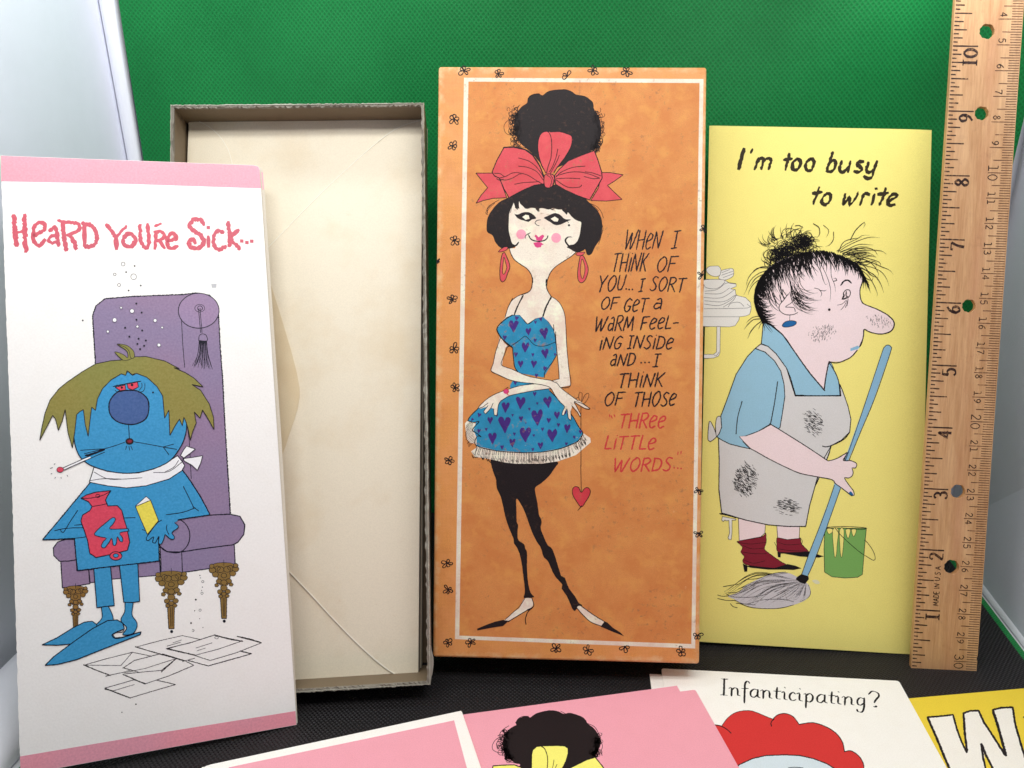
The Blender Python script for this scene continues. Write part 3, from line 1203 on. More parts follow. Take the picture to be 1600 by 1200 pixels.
def curls(a, centers, t, n, r0, r1, wd=.9, col='hairblack'):
    x0, y0, k = T[t]
    for _ in range(n):
        cx, cy, sx, sy = rnd.choice(centers)
        cx, cy = cx + rnd.gauss(0, sx), cy + rnd.gauss(0, sy)
        r = rnd.uniform(r0, r1)
        t0 = rnd.uniform(0, 2 * pi)
        sp = rnd.uniform(3.5, 6.2)
        e = rnd.uniform(.6, 1)
        ro = rnd.uniform(0, pi)
        p = []
        for i in range(9):
            q = t0 + sp * i / 8
            u, v = r * cos(q), r * e * sin(q)
            p.append((x0 + (cx + u * cos(ro) - v * sin(ro)) * k, y0 + (cy + u * sin(ro) + v * cos(ro)) * k))
        a.line(p, wd * rnd.uniform(.6, 1.2), col, jit=.1)


curls(a, [(470, 440, 22, 45), (470, 380, 22, 40), (500, 580, 18, 40), (480, 340, 20, 30), (490, 500, 15, 35)], 'M', 85, 10, 34)
curls(a, [(1240, 520, 14, 50), (1225, 600, 16, 30), (1250, 430, 10, 50), (1215, 350, 10, 35), (1200, 640, 18, 14)], 'M', 75, 10, 30)
a.line("M 530,250 470,300 450,370 445,440 460,500", .7, 'hairblack')
a.line("M 450,370 400,410 385,450 400,500 440,520 480,515", .8, 'hairblack')
a.line("M 520,260 480,330 440,380 430,440 445,480 470,520", .8, 'hairblack')
a.line("M 600,205 615,175 660,155 700,152", 1.3, 'hairblack')
a.line("M 1200,300 1240,340 1262,420 1270,500 1262,580 1230,640", .8, 'hairblack')
a.line("M 490,570 478,600 500,620 540,625 590,640 605,655", .8, 'hairblack')
a.hold = False
a.done()

a = Art(OS, "printed_ribbon_tail", "left red ribbon tail of the bow")
a.outlined("M 135,860 280,860 345,900 410,1080 290,1085 200,1105 135,1130 180,1060 240,990 190,930", 'bow', 1.2, 'black', sm=False)
a.done()
a = Art(OS, "printed_ribbon_tail", "right red ribbon tail of the bow")
a.outlined("M 1255,855 1330,855 1450,875 1375,930 1310,970 1375,1035 1440,1095 1300,1110 1160,1105 1230,990", 'bow', 1.2, 'black', sm=False)
a.done()

a = Art(OS, "printed_girl_head", "black bobbed hair, pale face with smile and red earrings")
a.fill("N 380,215 300,255 225,330 165,425 148,520 155,600 215,640 250,720 310,780 400,790 480,765 520,710 620,640 900,640 1040,720 1100,790 1220,800 1268,798 1285,855 1305,865 1340,850 1380,770 1435,680 1462,560 1450,440 1400,350 1320,270 1240,200 1120,140 1000,90 900,60 700,70 520,140", 'hairblack', jit=.12)
a.hold = True
for st in ("165,400 140,395 150,350 200,290 260,250", "160,380 155,330 210,280 290,235", "150,400 170,340 240,270", "1310,270 1400,310 1450,370 1475,440", "1330,300 1400,350 1440,430", "1300,265 1350,290 1420,360",
           "1455,500 1470,560 1450,640 1420,740", "160,590 175,615 180,580", "1430,620 1445,660 1425,720"):
    a.line("N " + st, .8, 'hairblack')
a.hold = False
# throat and neck come down over the shoulders later; the face first
a.fill(smooth(pts("N 398,540 402,600 418,660 430,710 452,748 480,768 470,785 410,790 425,850 465,915 530,965 610,1020 655,1085 670,1150 674,1230"))
       + smooth(pts("N 830,1230 838,1150 875,1060 935,992 1040,922 1120,870 1172,820 1120,790 1090,760 1100,745 1135,742 1175,708 1203,640 1216,560 1222,490 1190,476 1150,456 1110,420 1070,375 1060,405 1030,375 1010,345 960,345 900,330 850,345 790,330 745,335 750,375 715,335 640,325 590,335 560,305 530,280 518,250 515,300 520,340 505,330 480,290 458,262 425,330 403,400")),
       'skin', sm=False)
a.line("N 408,792 425,850 465,915 530,965 610,1020 655,1085 670,1150 672,1210", 1.3)
a.line("N 1172,820 1120,870 1040,922 935,992 875,1060 838,1150 832,1210", 1.3)
for st, w_ in (("470,250 480,300 503,348", 3.8), ("705,325 725,350 742,372", 2.6), ("1010,335 1035,365 1052,395", 3.4), ("860,320 890,345 920,335", 1.8), ("560,300 600,330 650,325", 1.6)):
    a.line("N " + st, w_, 'hairblack', taper=2, jit=.2)
a.line("N 420,380 432,320 455,262", .9, 'hairblack')
a.line("N 440,740 470,758 498,735 516,710", 2.6, 'hairblack', taper=2)
a.line("N 1130,770 1090,762 1060,735 1043,700 1058,668 1090,655 1122,662", 2.6, 'hairblack', taper=2)
a.fill("N 1058,770 1090,790 1170,830 1260,800 1230,740 1180,705 1150,738 1110,752", 'hairblack')
for st in ("462,392 500,403 560,378 620,374 670,398 712,445 660,458 625,484 565,470 510,450 478,418", "795,442 830,422 880,398 932,384 990,410 1035,452 1105,460 1045,488 985,516 925,520 865,484 820,458"):
    a.fill("N " + st, 'softblack', jit=.18)
a.fill("N 553,430 590,404 626,410 636,450 592,462", 'skin', sm=False)
a.fill("N 875,450 922,424 966,452 955,482 915,480", 'skin', sm=False)
a.line("N 762,462 722,468 697,496 715,520 745,530", 1.1, 'softblack')
a.dot(1084, 523, 13, 'softblack', 'N')
a.line("N 1060,478 1080,492", .9, 'softblack')
a.dot(540, 626, 56, 'cheek', 'N', n=20)
a.dot(938, 667, 56, 'cheek', 'N', n=20)
a.fill("N 690,645 705,628 722,640 742,658 765,640 790,628 806,648 790,672 775,700 745,706 715,696 705,670", 'lips', sm=False, jit=.5)
a.fill("N 676,722 710,716 740,708 770,722 797,740 772,752 765,775 725,780 698,768 690,742", 'lips', sm=False, jit=.5)
a.line("N 588,672 592,640 645,608", 1.2, 'softblack')
a.line("N 622,630 650,680 700,702 760,706 812,692 838,668 845,642", 1.8, 'softblack')
a.done()

a = Art(OS, "printed_earring")
a.outlined("N 280,825 310,795 350,770 388,772 385,795 345,820 320,825", 'bow', 1.0)
a.outlined("N 328,845 310,920 300,1000 298,1080 305,1145 330,1168 360,1145 385,1075 412,1000 400,940 375,880 350,830", 'bow', 1.2)
a.outlined("N 345,885 335,960 328,1050 338,1082 355,1070 372,1020 378,1005 362,940", 'ocher', 1.0)
a.done()
a = Art(OS, "printed_earring")
a.outlined("N 1158,855 1190,828 1230,832 1268,828 1250,852 1215,870 1180,868", 'bow', .8)
a.outlined("N 1215,868 1200,930 1188,1000 1182,1080 1190,1150 1222,1178 1262,1155 1290,1090 1302,1020 1280,940 1245,870", 'bow', 1.1)
a.outlined("N 1232,905 1218,980 1214,1050 1222,1105 1240,1132 1262,1060 1264,1000 1250,940", 'ocher', .9)
a.done()

a = Art(OS, "printed_bow", "red bow loops and knot")
a.outlined("M 385,632 470,630 570,650 640,700 700,790 740,880 748,955 660,968 560,1010 430,1080 385,1000 345,905 300,885 280,850 320,750", 'bow', 1.5, sm=False)
a.outlined("M 838,880 880,825 960,750 1080,700 1192,660 1225,745 1258,850 1262,905 1220,980 1150,1100 1040,1060 930,1010 845,960", 'bow', 1.5, sm=False)
a.fill("M 688,620 700,540 740,492 790,492 880,490 992,535 985,620 930,720 860,810 800,870 760,862 712,760", 'bow')
a.line("M 760,862 712,760 688,640 700,540 735,495 780,492 805,540 812,620 805,720 780,800 765,860", 1.2)
a.line("M 800,492 880,490 950,510 992,535 985,620 930,720 860,810 830,860", 1.4)
a.line("M 380,632 470,628 570,648 640,698 700,788 742,890", 2.0)
for st in ("515,725 600,750 660,790 710,850 740,900", "515,798 600,810 680,850 735,920", "345,905 400,890 460,860 520,858 600,880 680,930 740,965", "345,915 400,922 460,905 520,870 540,868", "300,862 350,865 385,890", "320,910 350,925 380,915",
           "480,960 560,945 650,940 700,935", "1110,798 1000,810 900,850 850,895", "850,885 960,855 1060,850 1150,870 1240,905", "1110,848 1180,860 1250,885", "1240,905 1180,910 1100,890", "850,910 950,905 1065,910", "850,920 920,970 980,990 1060,985 1080,965",
           "866,645 850,720 820,800 790,850", "880,700 850,770 800,862"):
    a.line("M " + st, 1.1)
a.outlined("M 748,878 770,868 820,872 836,900 832,950 815,978 790,992 755,985 742,940", 'bow', 1.3)
a.line("M 770,880 800,900 810,940 795,985", 1.0)
a.line("M 800,875 825,920 820,975", 1.0)
a.done()


def heart(a, t, x, y, s, rot=0, col='heart', outline=0):
    x0, y0, k = T[t]
    base = [(0, -.45), (.18, -.8), (.5, -.95), (.8, -.7), (.72, -.2), (.35, .4), (.05, 1), (-.3, .5), (-.72, -.1), (-.85, -.6), (-.55, -.9), (-.2, -.8)]
    c_, s_ = cos(rot), sin(rot)
    p = []
    for u, v in base:
        u, v = u * s * .85 * random.uniform(.9, 1.1), v * s * random.uniform(.92, 1.08)
        p.append((x0 + (x + u * c_ - v * s_) * k, y0 + (y + u * s_ + v * c_) * k))
    q = smooth(p, True)
    a.poly(q, col)
    if outline:
        a.line(q, outline, 'black', sm=False, closed=True)


a = Art(OS, "printed_leggings", "black footless tights")
a.fill("F 318,25 400,30 540,28 690,40 680,75 640,130 600,165 568,190 572,230 580,270 590,340 605,380 600,420 618,470 640,515 660,530 675,560 700,640 716,690 735,700 760,760 790,800 820,848 838,856 810,870 795,888 780,878 750,810 718,760 722,740 680,690 655,640 640,605 615,580 600,530 580,500 550,440 510,330 485,280 462,252 462,320 464,385 472,400 468,440 472,485 505,510 512,535 522,560 522,650 530,740 545,790 562,810 505,815 510,780 502,700 488,600 470,540 448,505 445,480 420,420 400,360 375,250 350,190 345,140 330,100", 'hairblack', jit=.2)
a.done()
a = Art(OS, "printed_petticoat", "white fringed petticoat")
a.fill("E 190,930 168,950 172,985 180,1040 200,1062 232,1065 238,1085 205,1112 225,1140 300,1150 400,1172 460,1182 600,1180 700,1166 800,1130 860,1080 884,1058 882,1035 845,1010 700,1000 400,1000 240,960", 'skin', sm=False, jit=.6)
a.hold = True
base = smooth(pts("E 235,1078 350,1105 500,1115 600,1112 700,1095 760,1070 800,1050 838,1010"))
base = resample(base, 2.1)
for i, (x, y) in enumerate(base):
    f = i / len(base)
    L_ = rnd.uniform(14, 20) * (1 if f < .85 else .75)
    lean = (f - .42) * 12 + rnd.uniform(-2.5, 2.5)
    a.line([(x, y), (x + lean * .4 + rnd.uniform(-1, 1), y + L_ * .5), (x + lean, y + L_), (x + lean - 2.5, y + L_ - 5)], 1.1, 'black')
for i in range(16):
    f = i / 15
    x, y = 680 + (195 - 10 * sin(f * 3)) * .275 + f * 4, 400 + (935 + f * 120) * .275
    a.line([(x + 6, y), (x, y + 3), (x - 5 + rnd.uniform(-1, 1), y + 8)], .8, 'softblack')
a.hold = False
a.done()

a = Art(OS, "printed_shoe")
a.fill("F 505,820 550,820 556,850 545,870 490,905 430,940 390,945 440,900 480,870", 'skin')
a.line("F 508,820 480,862 440,900 398,938", 1.0)
a.line("F 550,818 560,860 530,880 480,910 415,950", 1.2)
a.fill("F 385,940 418,945 385,975 320,985 240,1000 238,990 290,968 340,950", 'hairblack', sm=False)
a.line("F 555,868 530,890 518,915 512,940 516,965", 1.4)
a.line("F 548,875 522,885", 2.2)
a.done()
a = Art(OS, "printed_shoe")
a.fill("F 805,872 832,862 900,912 960,952 945,976 885,952 840,910", 'skin')
a.line("F 805,872 840,912 885,952 945,976", 1.2)
a.line("F 830,862 900,912 962,950", 1.2)
a.fill("F 962,948 978,955 1010,985 1050,1010 1073,1032 1010,1008 940,978", 'hairblack', sm=False)
a.done()

a = Art(OS, "printed_pendant", "small red heart hanging on a thread")
a.line("E 828,840 828,1198 F 827,60 830,215", .9, 'softblack', sm=False)
for st in ("828,840 815,800 822,772 835,780 832,820 828,840", "828,840 850,790 870,780 872,800 850,835 828,842", "828,842 800,815 815,800"):
    a.line("E " + st, .7, 'softblack')
a.outlined("F 830,216 815,188 795,182 780,198 782,230 800,262 830,298 855,268 875,235 882,208 870,190 850,192", 'heartred', 1.1)
a.line("F 832,290 820,308 810,318", 1.0)
a.done()

a = Art(OS, "printed_dress", "blue strappy dress covered in purple hearts")
a.fill("E 432,780 470,700 600,705 650,765 735,850 785,920 815,970 838,1008 810,1050 760,1075 700,1095 600,1112 500,1115 350,1105 235,1078 235,1030 218,990 232,945 188,938 200,910 240,870 290,820 350,790", 'dress', sm=False)
a.line("E 185,936 220,945 250,940 220,975 212,992 240,1010 262,1030 240,1022 232,1075 350,1107 500,1117 600,1114 700,1097 770,1072 812,1050 838,1008 815,970 780,910 725,842 650,765", 1.4)
a.line("E 185,936 200,910 240,870 250,858", 1.3)
a.fill("E 440,335 480,335 525,385 570,355 615,345 645,375 670,410 682,450 685,490 690,560 670,600 640,650 615,690 480,665 455,640 450,600 440,520 420,505 395,485 365,450 350,415 375,385 400,355", 'dress', sm=False)
a.fill("E 445,700 520,700 620,712 650,765 430,775 425,735", 'dress', sm=False)
a.line("E 440,520 415,505 385,475 358,435 352,410 390,365 440,335 482,337 525,385 570,355 615,345 645,375 672,415 682,455 686,500", 1.7)
a.line("E 415,515 450,500 490,470 510,455 530,470 565,505 620,512 685,488", 1.1)
a.line("E 440,520 445,580 452,630 470,660", 1.4)
a.line("E 690,560 665,605 625,655 620,690", 1.2)
a.line("E 455,335 475,280 500,222", 2.0)
a.line("E 612,345 630,290 662,232", 2.2)
a.line("E 525,385 535,352", .6)
for x, y, s_, r in ((445, 400, 42, .05), (530, 430, 26, 0), (620, 440, 38, -.1), (395, 465, 18, .1), (462, 355, 16, .3), (600, 360, 14, -.2), (570, 378, 12, 0), (512, 520, 34, .1), (625, 555, 32, -.1), (568, 480, 14, .2), (458, 560, 17, .1),
                    (555, 562, 13, 0), (485, 615, 24, 0), (560, 615, 26, .1), (622, 640, 16, .3), (575, 680, 14, .2), (455, 718, 20, .1), (565, 785, 16, 0), (485, 835, 42, .1), (400, 860, 34, .1), (640, 830, 36, -.1), (580, 838, 10, 0), (580, 918, 52, 0),
                    (395, 958, 54, 0), (488, 925, 18, 0), (645, 935, 18, .1), (692, 905, 26, 0), (750, 980, 30, .1), (312, 935, 24, 0), (250, 905, 16, .3), (210, 930, 12, .6), (248, 995, 16, .2), (325, 1035, 38, 0), (512, 1015, 50, 0), (438, 1062, 28, 0), (665, 1020, 44, 0), (598, 1078, 24, 0),
                    (380, 1088, 16, 0), (555, 1100, 12, 0), (745, 1068, 12, .2), (825, 1000, 14, 0), (740, 890, 12, 0), (515, 950, 6, 0), (440, 905, 10, .1), (350, 905, 12, 0), (290, 985, 12, 0), (610, 985, 12, 0), (560, 1020, 10, 0), (450, 1012, 12, 0), (700, 960, 14, .1), (790, 1030, 12, 0), (345, 860, 10, 0), (535, 870, 10, 0), (680, 560, 10, .3), (455, 492, 8, 0)):
    heart(a, 'E', x, y, s_ * .92, r)
a.done()

a = Art(OS, "printed_girl_body", "bare shoulders and crossed arms of the girl")
# shoulders and chest
a.fill("E 555,60 632,60 630,150 632,190 655,228 615,345 570,355 525,385 480,335 440,335 400,350 395,345 415,290 435,255 470,228 530,205 548,185 555,140", 'skin', sm=False)
# arm on the reader's right: elbow low, forearm running to the left hand side
a.fill("E 655,228 690,250 715,280 735,330 742,400 748,520 758,630 768,735 700,748 650,755 560,765 480,780 420,795 375,820 360,840 350,905 337,905 332,868 318,862 285,895 275,885 300,855 255,868 245,860 285,820 330,790 390,765 480,735 560,725 640,712 705,698 700,620 688,500 685,455 672,415 645,375 612,345", 'skin', sm=False)
for st in ("655,228 690,250 715,280 735,330 742,400 748,520 758,630 768,735 700,748 650,755", "705,698 700,620 688,500 684,430", "676,430 672,390", "390,765 330,790 285,820 245,862 270,858 300,835", "650,712 705,698", "415,745 390,765 480,738 600,722", "375,820 360,845 350,905 337,905 332,868",
           "300,850 275,885 285,897 315,865 330,835", "480,780 420,795 375,822", "480,780 560,765 660,752"):
    a.line("E " + st, 1.0)
# arm on the left: elbow out, forearm to the right hand side
a.fill("E 400,350 385,420 365,470 345,540 330,610 318,652 360,675 420,702 480,716 560,725 620,735 655,750 680,790 710,830 735,855 725,880 720,903 730,905 748,870 757,920 772,932 770,880 780,850 810,890 822,912 828,905 800,850 790,830 850,865 880,868 830,830 780,800 720,755 690,720 655,706 600,698 520,680 440,645 380,622 385,580 400,520 412,512 390,490 365,450 352,412 385,365", 'skin', sm=False)
a.fill("E 440,335 395,362 358,405 352,412 365,450 392,482 430,510 470,480 470,380", 'dress', sm=False)
heart(a, 'E', 445, 400, 38, .05)
heart(a, 'E', 395, 465, 16, .1)
a.line("E 440,335 395,362 352,410 365,450 392,482 440,520", 1.7)
for st in ("440,240 415,290 398,345", "530,205 470,228 435,255 415,290", "372,462 345,540 330,610 318,652 360,675 420,702 480,716 560,725 620,735 655,750 680,790 710,830 735,855 725,880 720,903 730,905 748,870 757,920 772,932 770,880", "775,850 810,890 822,912 828,905 800,850 790,830 850,865 880,868 830,835",
           "790,825 840,840 880,868", "690,720 720,755 780,800 815,825", "655,706 600,698 520,680 440,645 378,620 385,580 412,512", "655,706 690,722"):
    a.line("E " + st, 1.0)
a.line("E 448,338 470,282 500,224", 2.2)
a.line("E 612,345 630,290 660,232", 2.4)
a.line("N 671,1120 673,1180 E 553,130 548,180 530,205 490,222", 1.2)
a.line("N 836,1140 832,1180 E 631,130 630,165 640,200 660,232", 1.2)
a.dot(403, 770, 16, 'lips', 'E', ry=14)
a.line("E 390,762 405,755 418,768 408,785 420,792", 1.4, 'heartred')
a.done()

# --- the lettering
a = Art(OS, "lettering", "When I think of you, I sort of get a warm feeling inside and I think of those three little words", low=True)
for z, t, x0, y0, x1, y1, h in (("D", "WHeN", 1072, 1090, 1275, 1088, 108), ("D", "I", 1340, 1086, 1375, 1083, 98), ("D", "THiNK", 1000, 1216, 1195, 1216, 105), ("E", "OF", 1255, 90, 1365, 88, 88),
                                ("E", "YOU", 920, 205, 1070, 196, 92), ("E", "I", 1155, 203, 1180, 200, 72), ("E", "SORT", 1218, 198, 1415, 206, 82), ("E", "OF", 938, 305, 1035, 304, 72), ("E", "GeT", 1068, 316, 1200, 320, 80),
                                ("E", "a", 1235, 304, 1285, 304, 62), ("E", "WaRM", 902, 430, 1120, 424, 84), ("E", "FeeL-", 1165, 420, 1375, 412, 74), ("E", "iNG", 930, 535, 1055, 528, 72), ("E", "INSiDe", 1090, 527, 1345, 530, 76),
                                ("E", "aND", 990, 627, 1130, 622, 70), ("E", "I", 1235, 630, 1268, 630, 74), ("E", "THiNK", 1035, 748, 1290, 744, 84), ("E", "OF", 958, 850, 1065, 850, 78), ("E", "THOSe", 1120, 857, 1360, 851, 82)):
    word(a, z, t, x0, y0, x1, y1, h, 2.25, slant=.20)
for z, x, y in (("E", 1085, 187), ("E", 1102, 190), ("E", 1120, 190), ("E", 1170, 606), ("E", 1192, 605), ("E", 1215, 604)):
    a.dot(x, y, 5, 'textblack', z)
a.done()
a = Art(OS, "lettering", "red words: three little words, in quotation marks", low=True)
for z, t, x0, y0, x1, y1, h in (("E", "THRee", 1040, 980, 1300, 978, 84), ("E", "LiTTLe", 962, 1097, 1245, 1102, 78), ("F", "WORDS", 1008, 100, 1335, 92, 78)):
    word(a, z, t, x0, y0, x1, y1, h, 2.6, slant=.20, col='orangered')
for st in ("E 998,905 1006,922", "E 990,900 992,915", "E 1015,900 1022,915", "E 1380,1112 1378,1130", "E 1398,1108 1395,1125"):
    a.line(st, 1.7, 'orangered', sm=False)
for x, y in ((1358, 76), (1378, 78), (1397, 80)):
    a.dot(x, y, 5, 'orangered', 'F')
a.done()

# ------------------------------------------------------------------ yellow card
y_root = thing("greeting_card", "yellow card with a cleaning woman holding a mop, between the orange box and the ruler", "greeting card")
YS = Sheet(cam2world(3.441, -4.451, 13.828), camdir(.9975, .03, -.0634), camdir(-.0313, .9993, -.0197), y_root, 'card')
m_yel = ink("cardyellow", INKS["cardyellow"], 'card')
ycorn = [(1108.7, 196.2), (1456.7, 202.6), (1437.6, 1023.4), (1091, 1002.5)]
q = [YS.loc(*p) for p in ycorn]
# the front leaf: flat over the picture, curling slightly back along its right and left edges
nu, nv = 60, 40
vs, fs = [], []


def curl(u):
    return -.0006 * max(0, (u - .86) / .14) ** 2 - .0003 * max(0, (.035 - u) / .035) ** 2


for j in range(nv + 1):
    for i in range(nu + 1):
        u, v = i / nu, j / nv
        x = (q[0][0] * (1 - u) + q[1][0] * u) * (1 - v) + (q[3][0] * (1 - u) + q[2][0] * u) * v
        y = (q[0][1] * (1 - u) + q[1][1] * u) * (1 - v) + (q[3][1] * (1 - u) + q[2][1] * u) * v
        vs.append(Vector((x, y, curl(u))))
n0 = len(vs)
vs += [v + Vector((0, 0, -.0004)) for v in vs]
for j in range(nv):
    for i in range(nu):
        a_ = j * (nu + 1) + i
        fs.append((a_, a_ + nu + 1, a_ + nu + 2, a_ + 1))
        fs.append((a_ + n0, a_ + n0 + 1, a_ + n0 + nu + 2, a_ + n0 + nu + 1))
for i in range(nu):
    fs.append((i, i + 1, i + 1 + n0, i + n0))
    b_ = nv * (nu + 1) + i
    fs.append((b_, b_ + n0, b_ + n0 + 1, b_ + 1))
for j in range(nv):
    a_, b_ = j * (nu + 1), (j + 1) * (nu + 1)
    fs.append((a_, a_ + n0, b_ + n0, b_))
    a_ += nu
    b_ += nu
    fs.append((a_, b_, b_ + n0, a_ + n0))
mesh_obj("front_leaf", vs, fs, m_yel, y_root, smooth_shade=False)
for p in y_root.children[0].data.polygons:
    p.use_smooth = False
slab(YS, "1110,197.5 1454.5,204 1436,1021.5 1092,1001", "back_leaf", m_white, .0004, -.0022, y_root)

a = Art(YS, "lettering", "black brush script: I'm too busy to write", low=True)
NB = (.9, .5)
for st in ("290,170 256,296",):
    a.line("G " + st, 6.2, 'brushblack', jit=.1)
a.line("G 343,172 332,196", 4.2, 'brushblack')
BR = dict(sm=True)
for st in (
    "382,228 356,300", "372,262 392,232 412,232 408,262 398,298", "408,262 424,234 448,230 460,244 442,298",                       # m
    "574,200 548,302", "540,240 562,238 590,232",                                                                                  # t
    "626,232 600,250 592,284 606,304 630,296 642,262 634,236 622,232", "706,232 682,252 674,288 690,308 714,298 728,262 718,236 704,233",   # oo
    "845,190 822,260 806,312", "812,312 840,310 858,282 862,250 846,240 828,260",                                                  # b
    "902,246 888,290 896,314 922,308 942,280", "956,248 940,316",                                                                  # u
    "1036,250 1006,252 996,268 1018,284 1026,302 1006,318 980,310",                                                                # s
    "1068,254 1054,300 1072,318 1096,300", "1122,246 1104,300 1092,342 1064,356 1042,342",                                         # y
    "760,410 724,516", "720,448 746,446 776,440", "812,448 786,470 776,502 792,520 816,508 832,474 822,450 808,448",              # to
    "922,452 912,518 946,476 952,520 990,476 1002,446 996,452", "1038,452 1016,522", "1028,474 1048,452 1072,456",                 # w r
    "1106,454 1086,520", "1112,420 1120,418", "1176,416 1160,468 1136,522", "1128,456 1160,452 1190,446",                          # i t
    "1192,500 1230,478 1246,460 1226,452 1200,470 1188,502 1200,524 1232,518"):                                                    # e
    a.line("G " + st, 6.5, 'brushblack', nib=NB, jit=.13)
a.done()

a = Art(YS, "printed_dishes", "tall stack of white dishes on a small table")
a.outlined("G 40,1000 60,985 150,990 170,990 200,1010 240,1015 242,1030 205,1045 235,1050 240,1085 300,1100 330,1130 335,1160 330,1195 H 335,50 325,85 300,95 262,100 258,120 235,155 200,163 30,160 30,100 G 30,1150", 'dish', .7, 'greyline', sm=False)
a.outlined("G 55,925 75,905 130,903 142,915 148,950 120,968 85,962 62,945", 'dish', .7, 'greyline')
a.outlined("G 148,932 190,920 220,920 226,940 222,965 190,985 160,990 130,978 142,955", 'dish', .7, 'greyline')
a.outlined("G 40,990 165,990 150,1025 110,1045 60,1040 42,1025", 'dish', .7, 'greyline')
for st in ("G 150,945 200,925", "G 150,960 222,935", "G 160,975 225,950", "G 45,1060 120,1050 180,1010 240,1012", "G 45,1075 140,1075 200,1040", "G 40,1100 150,1100 235,1048", "G 42,1120 160,1125 235,1085", "G 40,1140 130,1150 200,1120 240,1085", "G 160,1160 220,1120 245,1080",
           "G 40,1170 310,1165 320,1150 310,1140", "G 190,1160 210,1135 260,1130 290,1155", "H 30,100 262,100"):
    a.line(st, .65, 'greyline')
a.outlined("H 120,160 142,160 140,325 130,345 100,358 40,360 40,335 100,335 118,320", 'dish', .7, 'greyline', sm=False)
a.line("H 100,335 115,345 135,320", .6, 'greyline')
a.done()

a = Art(YS, "printed_bucket", "green bucket with drips and wire handle")
a.outlined("I 795,340 1055,342 1045,440 1030,630 1000,648 920,652 840,645 793,615 790,470", 'bucket', .9, sm=False)
a.line("I 790,338 860,332 960,332 1055,340 1030,350 960,345 880,340 790,345", 1.0)
for st in ("808,345 820,378 845,362 840,345", "845,350 850,470 858,525 868,500 872,440 880,350", "888,350 890,470 898,524 908,480 914,350", "925,352 940,405 955,350", "962,350 975,394 992,352"):
    a.outlined("I " + st, 'cardyellow', .7)
a.line("I 860,340 900,390 1000,480 1060,520 1100,542 1110,525 1095,480 1060,430 1042,415", 1.0)
a.fill("I 715,668 745,664 765,684 740,690", 'smear')
a.done()

a = Art(YS, "printed_shoes", "sagging dark red stockings and black heels")
a.outlined("I 245,425 260,420 400,395 425,370 428,430 418,470 450,500 520,550 550,570 480,590 380,582 300,568 282,545 292,520 270,490 280,460", 'sock', .8, jit=.3)
a.outlined("I 500,400 560,412 635,400 650,440 690,490 600,495 505,490 495,440", 'sock', .8, jit=.3)
a.outlined("I 255,280 425,300 420,372 395,395 260,420", 'womanskin', .9, sm=False)
a.outlined("I 495,325 638,330 635,405 560,412 500,400", 'womanskin', .9, sm=False)
a.fill("I 282,562 310,575 400,582 480,590 560,565 610,575 650,592 600,602 540,600 440,600 330,588 312,582 310,612 292,614", 'black', sm=False)
a.fill("I 498,490 560,492 640,490 700,485 760,508 790,516 760,525 700,522 640,518 540,500 520,500 518,524 502,522", 'black', sm=False)
for st in ("285,450 340,470 420,465", "280,490 350,500 430,500", "250,430 330,440 425,430", "290,540 350,560 420,545", "505,430 560,445 645,440", "505,470 570,480 680,485", "640,400 655,420 650,440", "480,430 498,465"):
    a.line("I " + st, .7)
a.done()

a = Art(YS, "printed_mop", "grey string mop on a pale blue handle")
a.fill("I 190,765 260,740 300,700 400,650 480,625 560,620 620,645 690,690 705,740 680,785 600,820 480,842 360,838 270,810 230,785", 'mop')
a.hold = True
x0, y0, kk = T['I']
for i in range(38):
    f = i / 37
    sx_, sy_ = 620 + 60 * f, 665 + 20 * f
    ex = 180 + 500 * f ** 1.6 + rnd.uniform(-30, 20)
    ey = 755 + 75 * sin(f * 2.6) + rnd.uniform(-22, 18) - 10
    mx, my = (sx_ + ex) / 2 - 30 * (1 - f), (sy_ + ey) / 2 - 70 * (1 - f) + 40 * f + rnd.uniform(-15, 15)
    if rnd.random() < .25:
        k2 = rnd.uniform(.4, .8)
        ex, ey = sx_ + (ex - sx_) * k2, sy_ + (ey - sy_) * k2
    a.line([(x0 + u * kk, y0 + v * kk) for u, v in ((sx_, sy_), (mx, my), (ex, ey))], rnd.uniform(.5, 1.1), taper=3)
for st in ("550,615 470,625 380,655 310,660", "560,620 450,640 340,690 255,720", "250,690 160,707", "190,745 250,740 330,690", "125,758 150,766 200,764", "125,780 180,792 240,792", "205,812 220,830 248,838", "265,812 330,835 420,843 520,840 600,820", "640,800 690,775 706,740 690,695", "180,752 220,770 330,772 430,755",
           "190,765 280,740 360,700", "230,790 300,815 400,790 520,785 600,800", "240,810 360,820", "480,740 520,720 560,690", "575,700 545,740 560,790"):
    a.line("I " + st, 1.0)
a.hold = False
a.fill("H 1165,290 1180,278 1198,278 1210,290 1205,320 1100,620 940,1000 I 895,90 820,300 690,640 650,630 760,330 855,75 H 850,1155 920,990 1060,600", 'broom', sm=False)
a.line("H 855,1140 930,980 1060,600 1150,330 1168,288 1190,276 1208,288 1204,325 1110,600 1010,840 945,1000", 1.1)
a.line("I 855,72 790,260 700,490 650,630", 1.1)
a.line("I 893,92 830,270 740,520 690,635", 1.1)
a.fill("I 650,628 690,640 695,660 672,690 640,680 612,660 625,645", 'black', sm=False, jit=.4)
a.done()

a = Art(YS, "printed_woman", "woman in pale blue dress and grey spotted apron")
# apron skirt
a.outlined("H 130,860 135,1000 133,1180 I 150,245 300,290 440,320 560,330 675,330 700,200 750,20 H 740,1150 820,960 835,905 700,860 500,820 300,900", 'apron', 1.6, sm=False)
a.outlined("H 75,752 95,780 115,830 118,850 80,880 66,872 66,810", 'apron', 1.1)
a.outlined("H 118,850 112,780 120,730 140,722 165,740 160,775 135,830", 'apron', 1.1)
